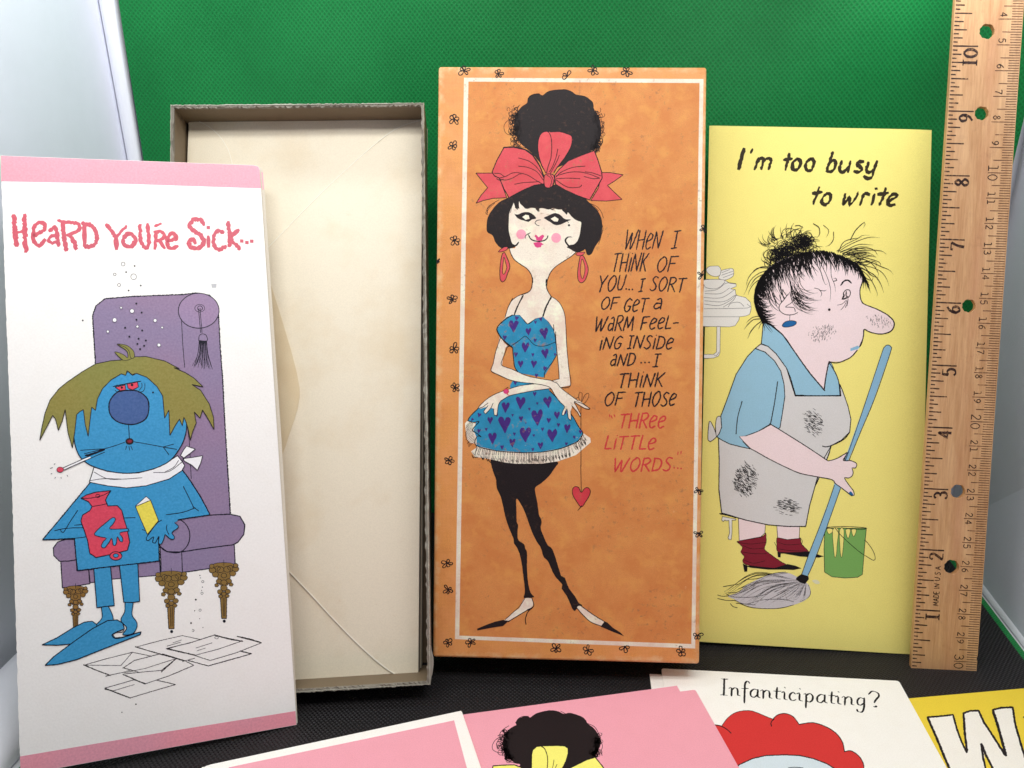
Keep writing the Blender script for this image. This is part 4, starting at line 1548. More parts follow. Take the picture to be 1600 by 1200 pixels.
# bib and strap
a.outlined("H 360,298 395,270 440,285 490,330 555,420 580,500 610,595 895,595 888,520 905,560 940,660 958,740 950,820 900,870 835,905 780,1000 400,800 360,700", 'apron', 1.4, sm=False)
# dress sleeve, body
a.outlined("H 145,720 190,600 240,460 310,350 360,298 420,320 480,375 520,440 540,520 545,600 530,700 515,790 505,800 455,770 380,815 300,845 262,850 330,925 280,915 200,895 150,870 120,850 135,830 150,790", 'shirt', 1.4, sm=False)
a.line("H 500,505 480,640 455,770 450,768", 1.5)
a.line("H 278,628 250,730 240,832", 1.5)
# collar
a.outlined("H 410,130 440,140 530,212 600,310 700,450 790,560 820,392 850,440 880,520 890,590 612,590 580,480 555,420 490,330 440,285 398,268 405,200", 'shirt', 1.4, sm=False)
a.outlined("H 795,560 820,385 835,390 850,420 830,470", 'shirt', 1.0, sm=False)
a.fill("H 830,400 850,430 880,500 888,590 650,592 790,560 815,400", 'shirt', sm=False)
a.line("H 820,385 850,430 880,500 890,592", 1.5)
a.line("H 612,592 750,594 896,592", 1.7)
# head
a.fill(smooth(pts("P 245,930 200,850 170,760 172,680 210,570 300,440 450,360 650,310 850,320 1000,370 1090,430 1132,500 1128,570 1108,640 1108,700 1122,750 1150,775"))
       + smooth(pts("P 1250,815 1350,868 1400,915 1410,960 1385,1010 1330,1035 1265,1038 1190,1020 1142,998"))
       + smooth(pts("P 1138,1050 1125,1110 1105,1150 H 1000,310 960,350 900,378 825,380"))
       + pts("H 815,430 800,500 795,560 700,450 600,310 530,212 440,140"), 'womanskin', sm=False)
a.line("H 410,130 440,140 530,212 600,310 700,450 795,562", 1.9)
a.line("H 822,378 810,430 798,500 790,560", 2.0)
a.line("P 1128,490 1128,570 1108,640 1108,700 1122,750 1150,775 1250,815 1350,868 1400,915 1412,960 1385,1010 1330,1035 1265,1038 1190,1020 1142,998 1138,1050 1125,1110 1108,1150", 1.7)
a.line("P 1350,868 1400,915 1412,960 1385,1012 1330,1037", 1.9)
a.line("H 1040,182 1034,230 1010,290", 1.5)
a.line("H 998,308 960,350 900,380 860,388 820,380", 1.6)
a.fill("H 955,298 1000,280 1014,290 1000,302 955,315", 'broom', sm=False)
# arm and hand
a.fill("H 455,775 520,810 640,885 740,950 815,998 870,985 935,950 915,998 965,998 985,1010 995,1025 985,1045 968,1045 970,1075 960,1100 940,1110 918,1105 930,1130 960,1170 970,1195 I 978,125 975,140 950,128 900,90 860,65 845,40 760,20 650,0 H 640,1078 540,1035 440,985 370,945 325,915 290,880 262,848 300,845 380,815", 'womanskin', sm=False)
for st, w_ in (("H 450,768 520,810 640,885 740,950 815,1000 830,998 870,985 935,948", 1.5), ("H 935,948 918,996 950,998 985,1010 995,1025 985,1045 965,1045 972,1075 962,1098 940,1108 918,1105 930,1130 960,1170 I 975,110 978,135 962,138", 1.3),
               ("H 283,880 325,920 370,945 440,985 540,1035 640,1078 760,1102 840,1118 I 860,62 900,90 945,125 962,138", 1.4), ("H 455,775 380,815 300,845", 1.0), ("H 935,948 925,970 910,998 960,998", 1.5)):
    a.line(st, w_)
a.fill("I 945,118 955,110 970,125 972,136 955,134", 'deepblue')
# slip hem
a.outlined("I 155,268 240,285 235,292 215,290 215,370 210,412 195,412 190,400 200,370 195,292 180,295 170,290 160,300 150,290", 'dish', .8, sm=False)
a.line("I 138,250 200,262 240,275", 2.2)
a.line("H 780,908 810,912 870,890 920,860 950,820", 1.6)
a.line("H 835,905 810,985", 1.3)
a.done()

a = Art(YS, "printed_earring")
a.outlined("P 410,965 440,930 500,920 540,935 520,962 460,978 420,975", 'deepblue', 1.0)
a.line("P 482,855 478,920", .8)
a.done()

a = Art(YS, "printed_woman_hair", "wild black scribbled hair and face lines")
a.hold = True
k = .175


def PP(x, y):
    return (1150 + x * k, 340 + y * k)


def strand(x, y, ang, ln, bend, wd, tp=2):
    p = []
    n = 6
    for i in range(n + 1):
        p.append(PP(x, y))
        x += ln / n * cos(ang)
        y += ln / n * sin(ang)
        ang += bend / n
    a.line(p, wd, 'black', taper=tp, jit=.08)


# bun: dense scribble
curls(a, [(420, 300, 60, 45), (540, 240, 55, 40), (600, 220, 45, 30), (360, 360, 40, 35), (480, 330, 60, 40)], 'P', 190, 18, 62, .8, 'black')
curls(a, [(560, 220, 40, 30), (380, 340, 35, 30), (640, 230, 25, 30)], 'P', 60, 10, 30, 1.0, 'black')
for _ in range(48):        # loose loops standing off the bun
    t = rnd.uniform(-2.9, .1)
    cx_, cy_ = 470 + 190 * cos(t), 290 + 110 * sin(t)
    strand(cx_, cy_, t + rnd.uniform(-.9, .2), rnd.uniform(50, 150), rnd.uniform(.8, 2.4), rnd.uniform(.6, 1.0))
# crown line: scalp from back of the neck over to the forehead
crown = smooth([(240, 920), (195, 840), (170, 740), (180, 640), (225, 540), (310, 440), (430, 380), (560, 330), (700, 300), (830, 310), (950, 350), (1050, 400), (1110, 460), (1135, 530)], step=8)
crown = resample(crown, 6)
nC = len(crown)
for i in range(nC):
    f = i / nC
    for r_ in range(4 if f < .62 else 3):
        x, y = crown[i]
        x += rnd.uniform(-8, 8)
        y += rnd.uniform(-10, 10)
        if f < .30:       # back of the head, hanging forward and down
            an = rnd.uniform(-.1, 1.0) if f < .15 else rnd.uniform(.5, 1.3)
            ln = rnd.uniform(50, 150)
            bd = rnd.uniform(-1.2, .9)
        elif f < .6:
            an = rnd.uniform(1.2, 1.9)
            ln = rnd.uniform(90, 250)
            bd = rnd.uniform(-.7, .1)
        elif f < .8:
            an = rnd.uniform(.7, 1.3)
            ln = rnd.uniform(70, 190)
            bd = rnd.uniform(.1, .9)
        else:
            an = rnd.uniform(.9, 1.5)
            ln = rnd.uniform(50, 130)
            bd = rnd.uniform(-.2, .6)
        strand(x, y, an, ln, bd, rnd.uniform(.7, 1.5))
for i in range(nC):
    f = i / nC
    x, y = crown[i]
    if f < .95:
        for _ in range(2 if f < .5 else 1):
            a.line([PP(x + rnd.uniform(-6, 10), y + rnd.uniform(-6, 10)), PP(x + rnd.uniform(0, 22), y + rnd.uniform(12, 45))], rnd.uniform(1.2, 2.2), 'black', sm=False)
a.line([PP(x - 2, y) for x, y in crown[:int(nC * .32)]], 3.0, 'black', sm=False)
# sweep over the temple
for i in range(34):
    x = rnd.uniform(475, 570)
    y = rnd.uniform(530, 730)
    strand(x, y, rnd.uniform(1.25, 1.6), rnd.uniform(170, 290), rnd.uniform(-2.0, -1.4), rnd.uniform(.6, .95))
for i in range(20):
    strand(rnd.uniform(250, 420), rnd.uniform(560, 700), rnd.uniform(1.2, 1.8), rnd.uniform(100, 230), rnd.uniform(-1.3, -.5), rnd.uniform(.7, 1.1))
for st in ("200,880 150,890 110,920 90,945", "230,905 160,910 110,950 70,1000", "235,920 180,960 130,1020 105,1080", "240,925 215,960 200,1000", "300,440 230,440 160,480 110,540 95,600 110,615", "280,470 200,500 130,560 90,650 68,690", "260,500 180,540 120,620", "230,540 160,590 120,650 108,690",
           "290,450 200,450 150,480", "320,430 260,400 230,380 225,355", "330,420 270,380 240,330 250,300",
           "690,55 740,90 745,150 720,180", "780,68 825,110 820,150 800,180", "870,128 870,190 840,240 800,258", "530,75 560,70 600,90", "1020,200 1070,110 1145,42 1152,60 1135,95", "900,300 980,240 1080,190 1130,160 1190,158", "920,300 1000,250 1110,200 1200,175 1285,180",
           "910,310 960,220 1040,190 1120,180", "930,305 1000,280 1100,240 1230,245", "950,320 1040,290 1150,270 1230,290 1270,345", "980,330 1060,300 1200,290 1300,300 1345,330", "1000,340 1100,320 1190,320 1260,360", "1020,350 1100,350 1200,370 1280,400 1290,430 1250,420",
           "1060,370 1160,380 1230,430 1270,500 1260,540", "1080,400 1200,400 1300,440 1370,470 1405,508", "1100,420 1200,440 1290,480 1340,540 1365,610", "1110,450 1180,480 1240,520 1290,590 1318,670", "1120,470 1180,520 1230,600 1262,680 1255,705", "1120,480 1160,560 1190,640 1205,680", "1090,400 1150,440 1200,510 1270,540",
           "1130,520 1170,580 1195,640", "1080,400 1160,350 1240,345", "1090,390 1160,420 1230,390 1250,400 1250,460", "1120,470 1160,540 1215,560 1222,530",
           "750,400 800,500 830,580 845,660 838,750", "850,420 850,520 880,600 888,670", "700,390 750,470 780,560 800,600 820,590", "640,400 660,500 700,570", "870,570 900,560 890,540 870,545", "700,630 740,640 765,680 750,715", "745,650 790,655 810,645"):
    a.line("P " + st, rnd.uniform(.8, 1.3), 'black', taper=2)
for _ in range(26):       # spray at the forehead
    strand(rnd.uniform(930, 1110), rnd.uniform(310, 430), rnd.uniform(-.7, .2), rnd.uniform(110, 260), rnd.uniform(.3, 1.1), rnd.uniform(.6, 1.0))
a.hold = False
# face
a.line("P 935,605 960,570 995,558 1030,585", 2.4)
a.line("P 960,700 960,670 985,645 1015,650 1020,685 1000,715 975,722", 1.3)
a.line("P 948,725 965,690 958,680", 2.6)
a.line("P 985,660 982,700 1000,705", 1.8)
a.line("P 945,728 970,725 990,712", 2.2)
for st in ("985,735 950,770 905,782", "990,740 965,790 935,825", "1000,735 985,780 975,805", "1000,725 995,770 990,790"):
    a.line("P " + st, .8)
a.dot(832, 822, 12, 'black', 'P')
a.fill("P 465,690 420,740 385,800 400,845 440,865 510,865 550,845 500,760", 'womanskin')
a.line("P 468,680 430,730 390,780 385,820 410,850 450,868 510,866 550,848", 1.2)
a.line("P 520,730 490,765 455,785 440,800 480,800 520,808 528,840", 1.1)
a.done()

a = None


def hatch(t, cx, cy, rx, ry, rot, n, ln, ang, wd=.8):
    x0, y0, k_ = T[t]
    for _ in range(n):
        r = rnd.uniform(0, 1) ** .55 * rnd.uniform(.8, 1.1)
        q = rnd.uniform(0, 2 * pi)
        u, v = rx * r * cos(q), ry * r * sin(q)
        x, y = cx + u * cos(rot) - v * sin(rot), cy + u * sin(rot) + v * cos(rot)
        l2 = ln * rnd.uniform(.5, 1.2)
        an = ang + rnd.uniform(-.22, .22)
        a.line([(x0 + (x - l2 * cos(an)) * k_, y0 + (y - l2 * sin(an)) * k_), (x0 + (x + l2 * cos(an)) * k_, y0 + (y + l2 * sin(an)) * k_)], wd * rnd.uniform(.7, 1.2), sm=False)


a = Art(YS, "printed_smudge", "stippled dirt smudge")
a.hold = True
hatch('P', 770, 1030, 130, 75, -.3, 130, 8, 1.9, .5)
a.done()
a = Art(YS, "printed_smudge", "stippled dirt smudge")
a.hold = True
hatch('P', 1275, 925, 120, 55, .3, 90, 7, 1.5, .45)
a.done()
a = Art(YS, "printed_smudge", "stippled dirt smudge")
a.hold = True
hatch('H', 725, 765, 60, 85, -.3, 125, 9, .5, .7)
a.done()
a = Art(YS, "printed_smudge", "stippled dirt smudge")
a.hold = True
hatch('H', 300, 1120, 75, 110, .15, 170, 10, .9, .7)
a.done()
a = Art(YS, "printed_smudge", "stippled dirt smudge")
a.hold = True
hatch('I', 300, 50, 70, 90, .1, 90, 10, .3, .7)
a.done()
a = Art(YS, "printed_smudge", "stippled dirt smudge")
a.hold = True
hatch('I', 560, 208, 75, 52, .1, 110, 10, .15, .7)
a.done()

# ------------------------------------------------------------------ left card with pink bands, leaning in front of the grey box
l_root = thing("greeting_card", "white card with pink bands showing a blue sick man in a purple armchair", "greeting card")
k = 3.58 / 3.75
LS = Sheet(cam2world(-7.73 * k, -3.442 * k, 12.095 * k), camdir(.9419, -.0551, .3313), camdir(.0912, .9913, -.0945), l_root, 'pebble')
edge = [(1, 243), (200, 250.6), (396, 258), (403, 259.8), (405.8, 265)]
edge += resample([(405.8, 265), (434, 690), (463.5, 1132.5)], 40)[1:]
edge += [(250, 1171), (32, 1211)]
lf = resample([(32, 1211), (29, 1120), (17, 700), (1, 243)], 5)
edge += [(x + random.uniform(-.6, .6), y) for x, y in lf[1:-1]]
slab(LS, edge, "front_leaf", m_pebble, .0004, 0, l_root)
slab(LS, "3,244 399,259 408,262 411.2,268 440,690 465.2,1131 250,1169 34,1208", "back_leaf", m_board, .0004, -.0011, l_root)
a = Art(LS, "pink_band", "pale pink band across the top")
a.poly(pts("1.4,243.4 200,251 396,258.4 403,260.2 405.6,265.2 407.8,294.4 200,287.4 2,283.4"), 'pink')
a.done()
a = Art(LS, "pink_band", "pink band across the bottom")
a.poly(pts("31.2,1182 250,1145 461.6,1111 463.1,1132.2 250,1170.7 32.2,1210.5"), 'pink')
a.done()
a = Art(LS, "back_leaf_band")
a.poly(pts("408.6,266.5 410.8,268.5 412.6,294.8 410.6,294.6"), 'pink', w=-.00108)
a.done()

a = Art(LS, "lettering", "jagged pink letters: Heard you're sick", low=True)
for st, w_ in (("72,388 78,470 86,545", 7.4), ("128,385 130,480 134,578", 7.4), ("76,478 130,474", 5), ("176,494 232,462 228,432 202,424 178,450 172,500 186,538 212,542 234,516", 6.6), ("258,468 286,452 298,482 304,548", 6.4), ("296,492 262,500 252,520 272,532 298,520", 5),
               ("302,416 332,422 398,430 416,452 390,478 348,492", 5.6), ("328,424 332,490 344,570", 7.2), ("362,488 382,520 396,562", 7.2), ("440,432 440,548", 6.4), ("428,430 472,440 502,478 500,530 470,550 440,548", 6.6),
               ("553,438 580,470 606,506", 6.4), ("658,444 630,474 606,506", 5.2), ("606,500 606,562", 7.2), ("644,508 668,484 700,500 702,528 678,552 648,540 640,515", 6.4), ("730,438 732,510 752,554 776,536 768,435", 6.2), ("808,444 838,432", 4.2),
               ("812,478 808,562", 6.0), ("802,474 840,474 856,494 838,514 812,520", 5.4), ("828,518 856,560", 5.6), ("872,522 916,510 912,488 890,484 872,515 884,560 926,548", 5.8),
               ("1062,438 1042,410 1006,412 988,442 1014,472 1052,498 1060,532 1032,560 992,552 984,524 1006,514 1018,532", 7.0), ("1084,498 1086,550", 6.4), ("1164,480 1138,468 1114,496 1116,544 1142,566 1176,550", 6.4),
               ("1188,424 1196,490 1196,550", 6.8), ("1242,464 1204,506 1250,566", 5.8)):
    p = smooth(pts("A " + st)) if len(st.split()) > 2 else pts("A " + st)
    p = [(x + random.uniform(-.45, .45), y + random.uniform(-.45, .45)) for x, y in resample(p, 5)]
    a.line(p, w_, 'darkpink', sm=False, jit=.17) if 'darkpink' in INKS else a.line(p, w_, 'darkred', sm=False, jit=.12)
for x, y in ((1085, 452), (1259, 522), (1286, 530), (1311, 523)):
    p = pts("A %d,%d %d,%d %d,%d %d,%d" % (x - 9, y - 9, x + 9, y - 8, x + 9, y + 9, x - 9, y + 8))
    a.poly(p, 'darkpink' if 'darkpink' in INKS else 'darkred')
a.done()

a = Art(LS, "printed_armchair", "purple high-backed armchair on carved gold legs")
LC_ = 'navyline'
a.outlined("B 497,160 487,-10 482,-90 500,-140 548,-178 700,-190 960,-200 1020,-208 1090,-195 1132,-150 1140,-70 1146,60 1160,250 1170,450 1185,700 1200,945 900,960 700,600", 'purple', 1.9, LC_, sm=False, jit=.25)
a.dot(1035, -115, 105, 'chairlight', 'B', ry=90, n=24)
a.dot(1035, -115, 106, LC_, 'B', ry=91, ring=1.4, n=24)
for st in ("945,-70 952,60 962,180", "966,430 985,560 996,760", "1042,-128 1052,0", "1034,-125 1045,0", "1035,40 1038,15 1055,5 1075,15 1078,42 1035,40"):
    a.line("B " + st, 1.1, LC_)
a.dot(1040, -128, 26, LC_, 'B', ry=20, ring=.8)
a.dot(1042, -128, 13, LC_, 'B', ry=12, ring=1.1)
a.hold = True
for i in range(26):
    f = i / 25
    a.line([(311 + f * 12, 532.5), (308.5 + f * 17 + rnd.uniform(-1, 1), 553), (301.5 + f * 30 + rnd.uniform(-1, 1), 570 + rnd.uniform(-3, 7))], .65, LC_, jit=.2)
a.hold = False
# arm at the right, seat, left arm
a.outlined("C 462,160 470,236 590,216 835,196 830,80 470,100", 'purple', 1.4, LC_, sm=False)
a.outlined("C 316,110 325,262 400,252 468,240 462,165 400,172 400,110", 'purple', 1.7, LC_, sm=False)
a.outlined("B 395,1076 340,1076 300,1090 278,1120 280,1160 310,1190 C 360,122 400,115", 'purple', 1.7, LC_, sm=False)
a.outlined("B 832,1090 838,1195 C 838,195 900,190 950,182 1100,160 1225,142 1220,35 950,70", 'purple', 1.7, LC_, sm=False)
a.line("C 946,68 950,182", 1.4, LC_)
a.outlined("B 880,965 980,960 1090,950 1200,945 1250,956 1275,1000 1270,1050 1240,1090 1215,1104 1050,1125 940,1142 870,1140 830,1110 840,1050 870,1000", 'purple', 1.8, LC_, sm=False)
a.line("B 870,965 930,970 970,1000 988,1045 980,1100 940,1142 880,1142 840,1120 822,1080", 1.6, LC_)
a.line("B 885,1000 910,980 940,975", 1.1, LC_)


def leg(x, y, sc=1.0, sw=1):
    """carved chair leg, C coordinates of its top middle"""
    def o(pp, c, w_=.9, sm=True):
        p = [(T['C'][0] + (x + u * sc * sw) * .3, T['C'][1] + (y + v * sc) * .3) for u, v in pp]
        q = smooth(p, True) if sm else p
        a.poly(q, c)
        a.line(q, w_, LC_, sm=False, closed=True, jit=.2)
    o([(-22, 150), (18, 150), (16, 285), (-14, 285)], 'gold', 1.1, sm=False)
    o([(-62, -30), (60, -30), (40, 40), (24, 90), (-24, 90), (-40, 40)], 'gold', .8)
    for u, v, r in ((-70, 5, 22), (70, -2, 22), (-52, 30, 20), (54, 24, 20), (-74, -18, 16), (72, -22, 16), (-20, 2, 22), (20, 0, 22), (0, 36, 18), (-30, 70, 18), (30, 68, 18), (-44, 92, 14), (44, 88, 14), (0, 76, 20), (0, 108, 22), (-24, 130, 17), (24, 128, 17), (-20, 156, 14), (20, 154, 14), (0, 142, 16)):
        o([(u + r * cos(q_), v + r * .8 * sin(q_)) for q_ in (0, 1.2, 2.4, 3.7, 5.0)], 'gold', .9)
    for st in (((-60, -5), (-40, -20), (-20, -8), (-34, 8)), ((60, -8), (40, -24), (20, -10), (34, 4)), ((-4, 165), (-3, 270)), ((6, 165), (5, 270)), ((0, -55), (0, -20))):
        a.line([(T['C'][0] + (x + u * sc * sw) * .3, T['C'][1] + (y + v * sc) * .3) for u, v in st], .8, LC_)
    a.dot(x + 2, y + 300 * sc, 8, LC_, 'C')


leg(892, 210, .93)
leg(1166, 165, .90, .95)
p = leg(394, 280, .75, .95)
# little bubbles over and on the chair
for x, y, r in ((688, -113, 11), (597, -66, 11), (808, -64, 9), (828, 64, 9), (716, -32, 7), (845, -27, 6), (562, -6, 7), (631, -130, 6)):
    a.dot(x, y, r, 'white', 'B')
    a.dot(x, y, r, LC_, 'B', ring=.6)
for x, y in ((710, -152), (738, -105), (711, -68), (652, -26), (741, -12), (674, 20), (722, 31), (716, 58), (751, 68), (730, 85), (760, 40)):
    a.dot(x, y, 5, LC_, 'B')
a.done()

a = Art(LS, "printed_bubbles", "small hand drawn bubbles", low=True)
for x, y, r in ((641, 642, 10), (696, 708, 15), (598, 696, 7), (620, 751, 8)):
    a.dot(x, y, r, 'softblack', 'A', ring=.8)
for x, y in ((701, 652), (657, 684), (733, 754), (670, 780), (431, 936)):
    a.dot(x, y, 4.5, 'softblack', 'A')
for x, y in ((1042, 378), (1056, 229), (1052, 290)):
    a.dot(x, y, 6, 'softblack', 'C', ring=.7)
for x, y, r in ((1020, 323, 5), (995, 445, 5), (1014, 381, 3), (1041, 197, 3), (1044, 210, 2.5), (1054, 258, 3), (1050, 275, 2.5), (1040, 422, 2.5), (1057, 468, 2.5), (708, 868, 4), (635, 910, 3)):
    a.dot(x, y, r, 'softblack', 'C')
a.line("C 1002,478 1012,482 1008,490 1000,486", .8, 'softblack')
a.fill("A 1100,745 1128,745 1126,765 1104,766", 'palegrey', sm=False)
a.done()["kind"] = "stuff"

a = Art(LS, "printed_papers", "line drawing of envelopes scattered on the floor", low=True)
for st, w_ in (("435,665 550,632 690,597 790,618", 1.1), ("435,662 500,690 575,718", 1.7), ("575,716 640,702 680,690", 1.0), ("450,664 630,666 690,597", 1.0), ("710,570 820,540 950,510 1040,530", 1.0), ("705,568 770,588 830,605 920,630 960,643", 1.6), ("640,680 700,640 835,605", 1.2), ("640,678 720,700", 1.2),
               ("845,605 960,640 1010,665 880,720 755,762", 1.2), ("640,712 755,762", 1.7), ("650,710 760,698 840,692 918,630", 1.1), ("840,700 920,628", 1.4), ("645,705 760,680 910,632", .9), ("868,578 1000,545 1115,508 1260,540", 1.2), ("865,578 1020,612 1140,580 1260,538", 1.0), ("868,578 940,595 1020,613", 1.9),
               ("1115,506 1190,528 1265,540", 1.8), ("1235,515 1362,548 1230,600 1095,640 1020,616", 1.1), ("1235,514 1300,528 1362,548", 1.8), ("980,640 1085,668 1200,636 1310,605", 1.4), ("1250,590 1310,605", 1.8), ("950,645 1015,628", .9), ("545,784 700,740", 1.1), ("545,784 680,836", 1.8), ("680,834 800,798 915,765 815,742", 1.1),
               ("545,790 590,798 700,765", .9), ("870,565 940,545", .8), ("880,578 948,556", .8), ("900,548 945,533", .8), ("1020,575 1105,548", .8), ("1025,590 1070,575", .8), ("550,722 580,714", 1.3), ("700,742 760,760", 1.2)):
    a.line("C " + st, w_, 'softblack', sm=False, jit=.2)
a.dot(1128, 521, 10, 'greyline', 'C', ring=.8, ry=6)
a.done()

a = Art(LS, "printed_man", "blue man with shaggy olive hair, red eyes, thermometer and hot water bottle")
BL = 'navyline'
# feet and legs
a.outlined("C 530,355 532,415 505,450 470,490 490,500 545,470 590,430 565,360", 'blue', 1.4, BL)
a.outlined("C 220,558 300,520 380,470 440,440 480,435 505,452 502,475 470,490 440,520 385,552 300,560", 'blue', 1.5, BL, sm=False)
a.outlined("C 655,335 650,385 630,430 660,470 640,505 690,500 712,470 712,440 688,400 692,335", 'blue', 1.4, BL)
a.outlined("C 235,665 280,620 380,545 480,475 560,432 610,428 640,445 648,475 610,490 585,505 600,522 640,518 700,500 735,490 730,505 640,540 500,595 400,635 300,660", 'blue', 1.6, BL, sm=False)
a.line("C 648,470 640,490 600,495 583,508 600,525 640,520 700,502 735,490", 1.2, BL)
a.outlined("C 488,150 505,365 550,358 596,354 576,150", 'blue', 1.5, BL, sm=False)
a.outlined("C 622,140 645,336 690,338 728,332 718,132", 'blue', 1.5, BL, sm=False)
# coat
a.outlined("B 470,780 400,865 300,985 222,1078 300,1076 388,1070 398,1180 C 405,172 600,148 830,122 828,60 B 825,1050 870,985 960,968 1095,948 1045,855 990,768 948,712 700,700", 'blue', 1.8, BL, sm=False, jit=.2)
for st in ("388,1070 440,1064 490,1050", "405,925 365,985 330,1040 315,1025", "285,1030 350,1018 440,1015 520,1018", "388,1002 440,998", "640,965 705,962", "955,800 985,860 1010,912", "865,948 950,935 1018,912", "1005,905 1035,928", "222,1078 300,1076 388,1070", "740,1025 760,1030"):
    a.line("B " + st, 1.3, BL)
# scarf
a.outlined("B 490,700 560,722 640,732 720,730 800,710 870,675 925,640 945,665 962,690 948,718 880,762 760,797 660,808 560,797 465,778 480,735", 'white', 1.4, BL, sm=False)
a.outlined("B 940,640 955,612 972,590 1018,606 985,632 958,652", 'white', 1.2, BL, sm=False)
a.outlined("B 955,655 1000,650 1055,640 1045,680 1028,716 1000,690 960,668", 'white', 1.2, BL, sm=False)
for st in ("490,725 560,760 640,762 740,755", "470,770 540,760 630,762", "800,728 880,722 950,672", "860,725 905,700 930,665", "940,640 955,650 950,668"):
    a.line("B " + st, 1.0, BL)
# head
a.outlined("B 395,430 385,520 396,600 430,660 500,702 600,727 700,730 800,708 880,670 930,612 962,545 972,470 950,350 880,240 760,190 640,180 520,240 440,320", 'blue', 1.6, BL)
a.outlined("B 670,300 720,305 765,340 776,385 765,440 725,470 670,478 610,462 575,425 568,375 585,335 620,305", 'noseblue', 2.0, BL)
a.line("B 670,478 672,510 674,548", 1.3, BL)
a.dot(675, 566, 22, 'softblack', 'B', ry=18)
a.fill("B 662,562 675,556 690,562 684,572 668,573", 'sock')
for st in ("660,590 655,608", "672,592 676,612", "682,590 690,610", "650,570 600,588 545,604 440,630", "545,604 420,612", "700,568 770,580 850,595 920,607", "850,595 905,580", "850,595 880,635"):
    a.line("B " + st, 1.2, BL)
a.line("B 540,610 470,640 400,672 328,704", 1.2, BL)
a.line("B 545,622 480,650 400,685 335,715", 1.2, BL)
a.line("B 445,640 490,628 545,608", 3.0, BL)
a.fill("B 420,664 470,645 475,652 400,688 340,713 332,705", 'white', sm=False)
a.line("B 470,640 400,672 328,704", 1.1, BL)
a.line("B 480,650 400,685 335,715", 1.1, BL)
a.dot(314, 713, 18, 'darkred', 'B', ry=14)
a.dot(314, 713, 18, BL, 'B', ry=14, ring=.8)
for st in ("262,706 275,702", "266,735 272,733", "290,752 286,758", "318,752 320,758", "350,742 354,748", "282,685 288,682"):
    a.line("B " + st, .9, BL)
a.outlined("B 600,285 652,272 655,298 628,302", 'darkred', 1.2, BL, sm=False)
a.outlined("B 662,264 716,256 722,282 692,298 668,290", 'darkred', 1.2, BL, sm=False)
a.line("B 590,280 650,268 735,252", 1.8, BL)
a.dot(635, 286, 6, BL, 'B')
a.dot(688, 272, 7, BL, 'B')
for st in ("600,300 615,308 660,300", "725,300 740,280 738,262", "720,310 745,305 755,285 755,265", "612,272 600,280"):
    a.line("B " + st, 1.0, BL)
a.dot(797, 311, 5, BL, 'B')
# hair
a.outlined("B 208,560 218,500 235,420 262,350 310,290 350,258 430,203 500,162 580,146 640,142 700,126 760,124 860,148 935,188 905,182 965,208 1010,236 1058,282 1000,270 1045,300 1090,370 1112,440 1115,505 1085,450 1055,402 1042,445 1012,412 1022,470 1002,520 992,560 980,500 968,462 958,440 950,485 935,450 915,480 885,535 882,460 880,402 858,445 852,380 848,330 818,280 765,232 712,212 690,222 662,198 655,222 632,214 580,245 535,290 508,345 498,405 478,388 470,450 460,540 445,480 435,400 415,412 400,425 392,500 378,600 355,520 340,400 325,460 305,508 290,450 275,430 245,490", 'olive', 1.3, 'softblack', sm=False)
a.outlined("B 610,60 650,68 680,100 688,132 650,145 625,130 598,100 640,112 665,130 660,95", 'olive', .9, 'softblack')
a.outlined("B 615,60 660,66 695,95 700,128 682,132 672,95 650,75", 'olive', .9, 'softblack')
a.line("B 658,215 668,202 690,218 705,210", .9, BL)
# hot-water bottle
a.outlined("B 422,862 450,845 500,830 578,822 560,850 550,872 562,902 612,900 635,925 645,965 662,1020 676,1090 664,1132 600,1150 500,1170 468,1148 458,1085 440,1030 422,980 430,950 470,925 480,905 462,880", 'darkred', 1.5, BL, sm=False)
a.line("B 425,862 480,860 540,845 575,825", 1.2, BL)
a.line("B 482,905 520,898 560,890", 1.2, BL)
a.dot(510, 850, 11, BL, 'B', ry=8, ring=1)
a.dot(604, 1162, 32, 'darkred', 'B', ry=22)
a.dot(604, 1162, 32, BL, 'B', ry=22, ring=1.3)
a.dot(604, 1160, 14, 'blue', 'B', ry=10)
a.dot(604, 1160, 14, BL, 'B', ry=10, ring=1.2)
# get-well card in the hand
a.outlined("B 706,902 762,852 785,872 730,900", 'white', 1.0, BL, sm=False)
a.outlined("B 706,905 785,872 805,925 826,978 768,1050 735,975", 'yellow', 1.1, BL, sm=False)
# hands
a.outlined("B 492,1050 515,1020 545,995 588,962 602,972 590,995 572,1020 620,1022 668,1020 672,1032 625,1042 640,1070 638,1090 625,1085 612,1062 606,1100 592,1108 582,1070 570,1090 545,1120 528,1112 540,1085 555,1070 520,1062", 'blue', 1.3, BL)
a.outlined("B 868,962 880,950 905,985 930,1010 900,1035 895,1045 908,1060 905,1075 885,1072 860,1050 855,1070 840,1100 826,1095 828,1060 808,1095 795,1092 800,1062 772,1082 762,1070 785,1035 820,990", 'blue', 1.3, BL)
a.outlined("B 855,955 895,950 925,975 900,990 875,1000 868,1030 850,1010 845,975", 'blue', .9, 'blue')
a.line("B 870,1000 868,1025 880,1050", 1.2, BL)
a.done()

# ------------------------------------------------------------------ cards lying flat in front
m_cp = ink("cardpink", INKS["cardpink"], 'card')
m_wy = ink("wyellow", INKS["wyellow"], 'card')


def floor_card(name, label, h_mm, x, y):
    r = thing(name, label, "greeting card")
    z = h_mm / 1000
    s_ = Sheet(Vector((*(FS.loc(x, y, z)), z)), (1, 0, 0), (0, -1, 0), r, 'card')
    return r, s_


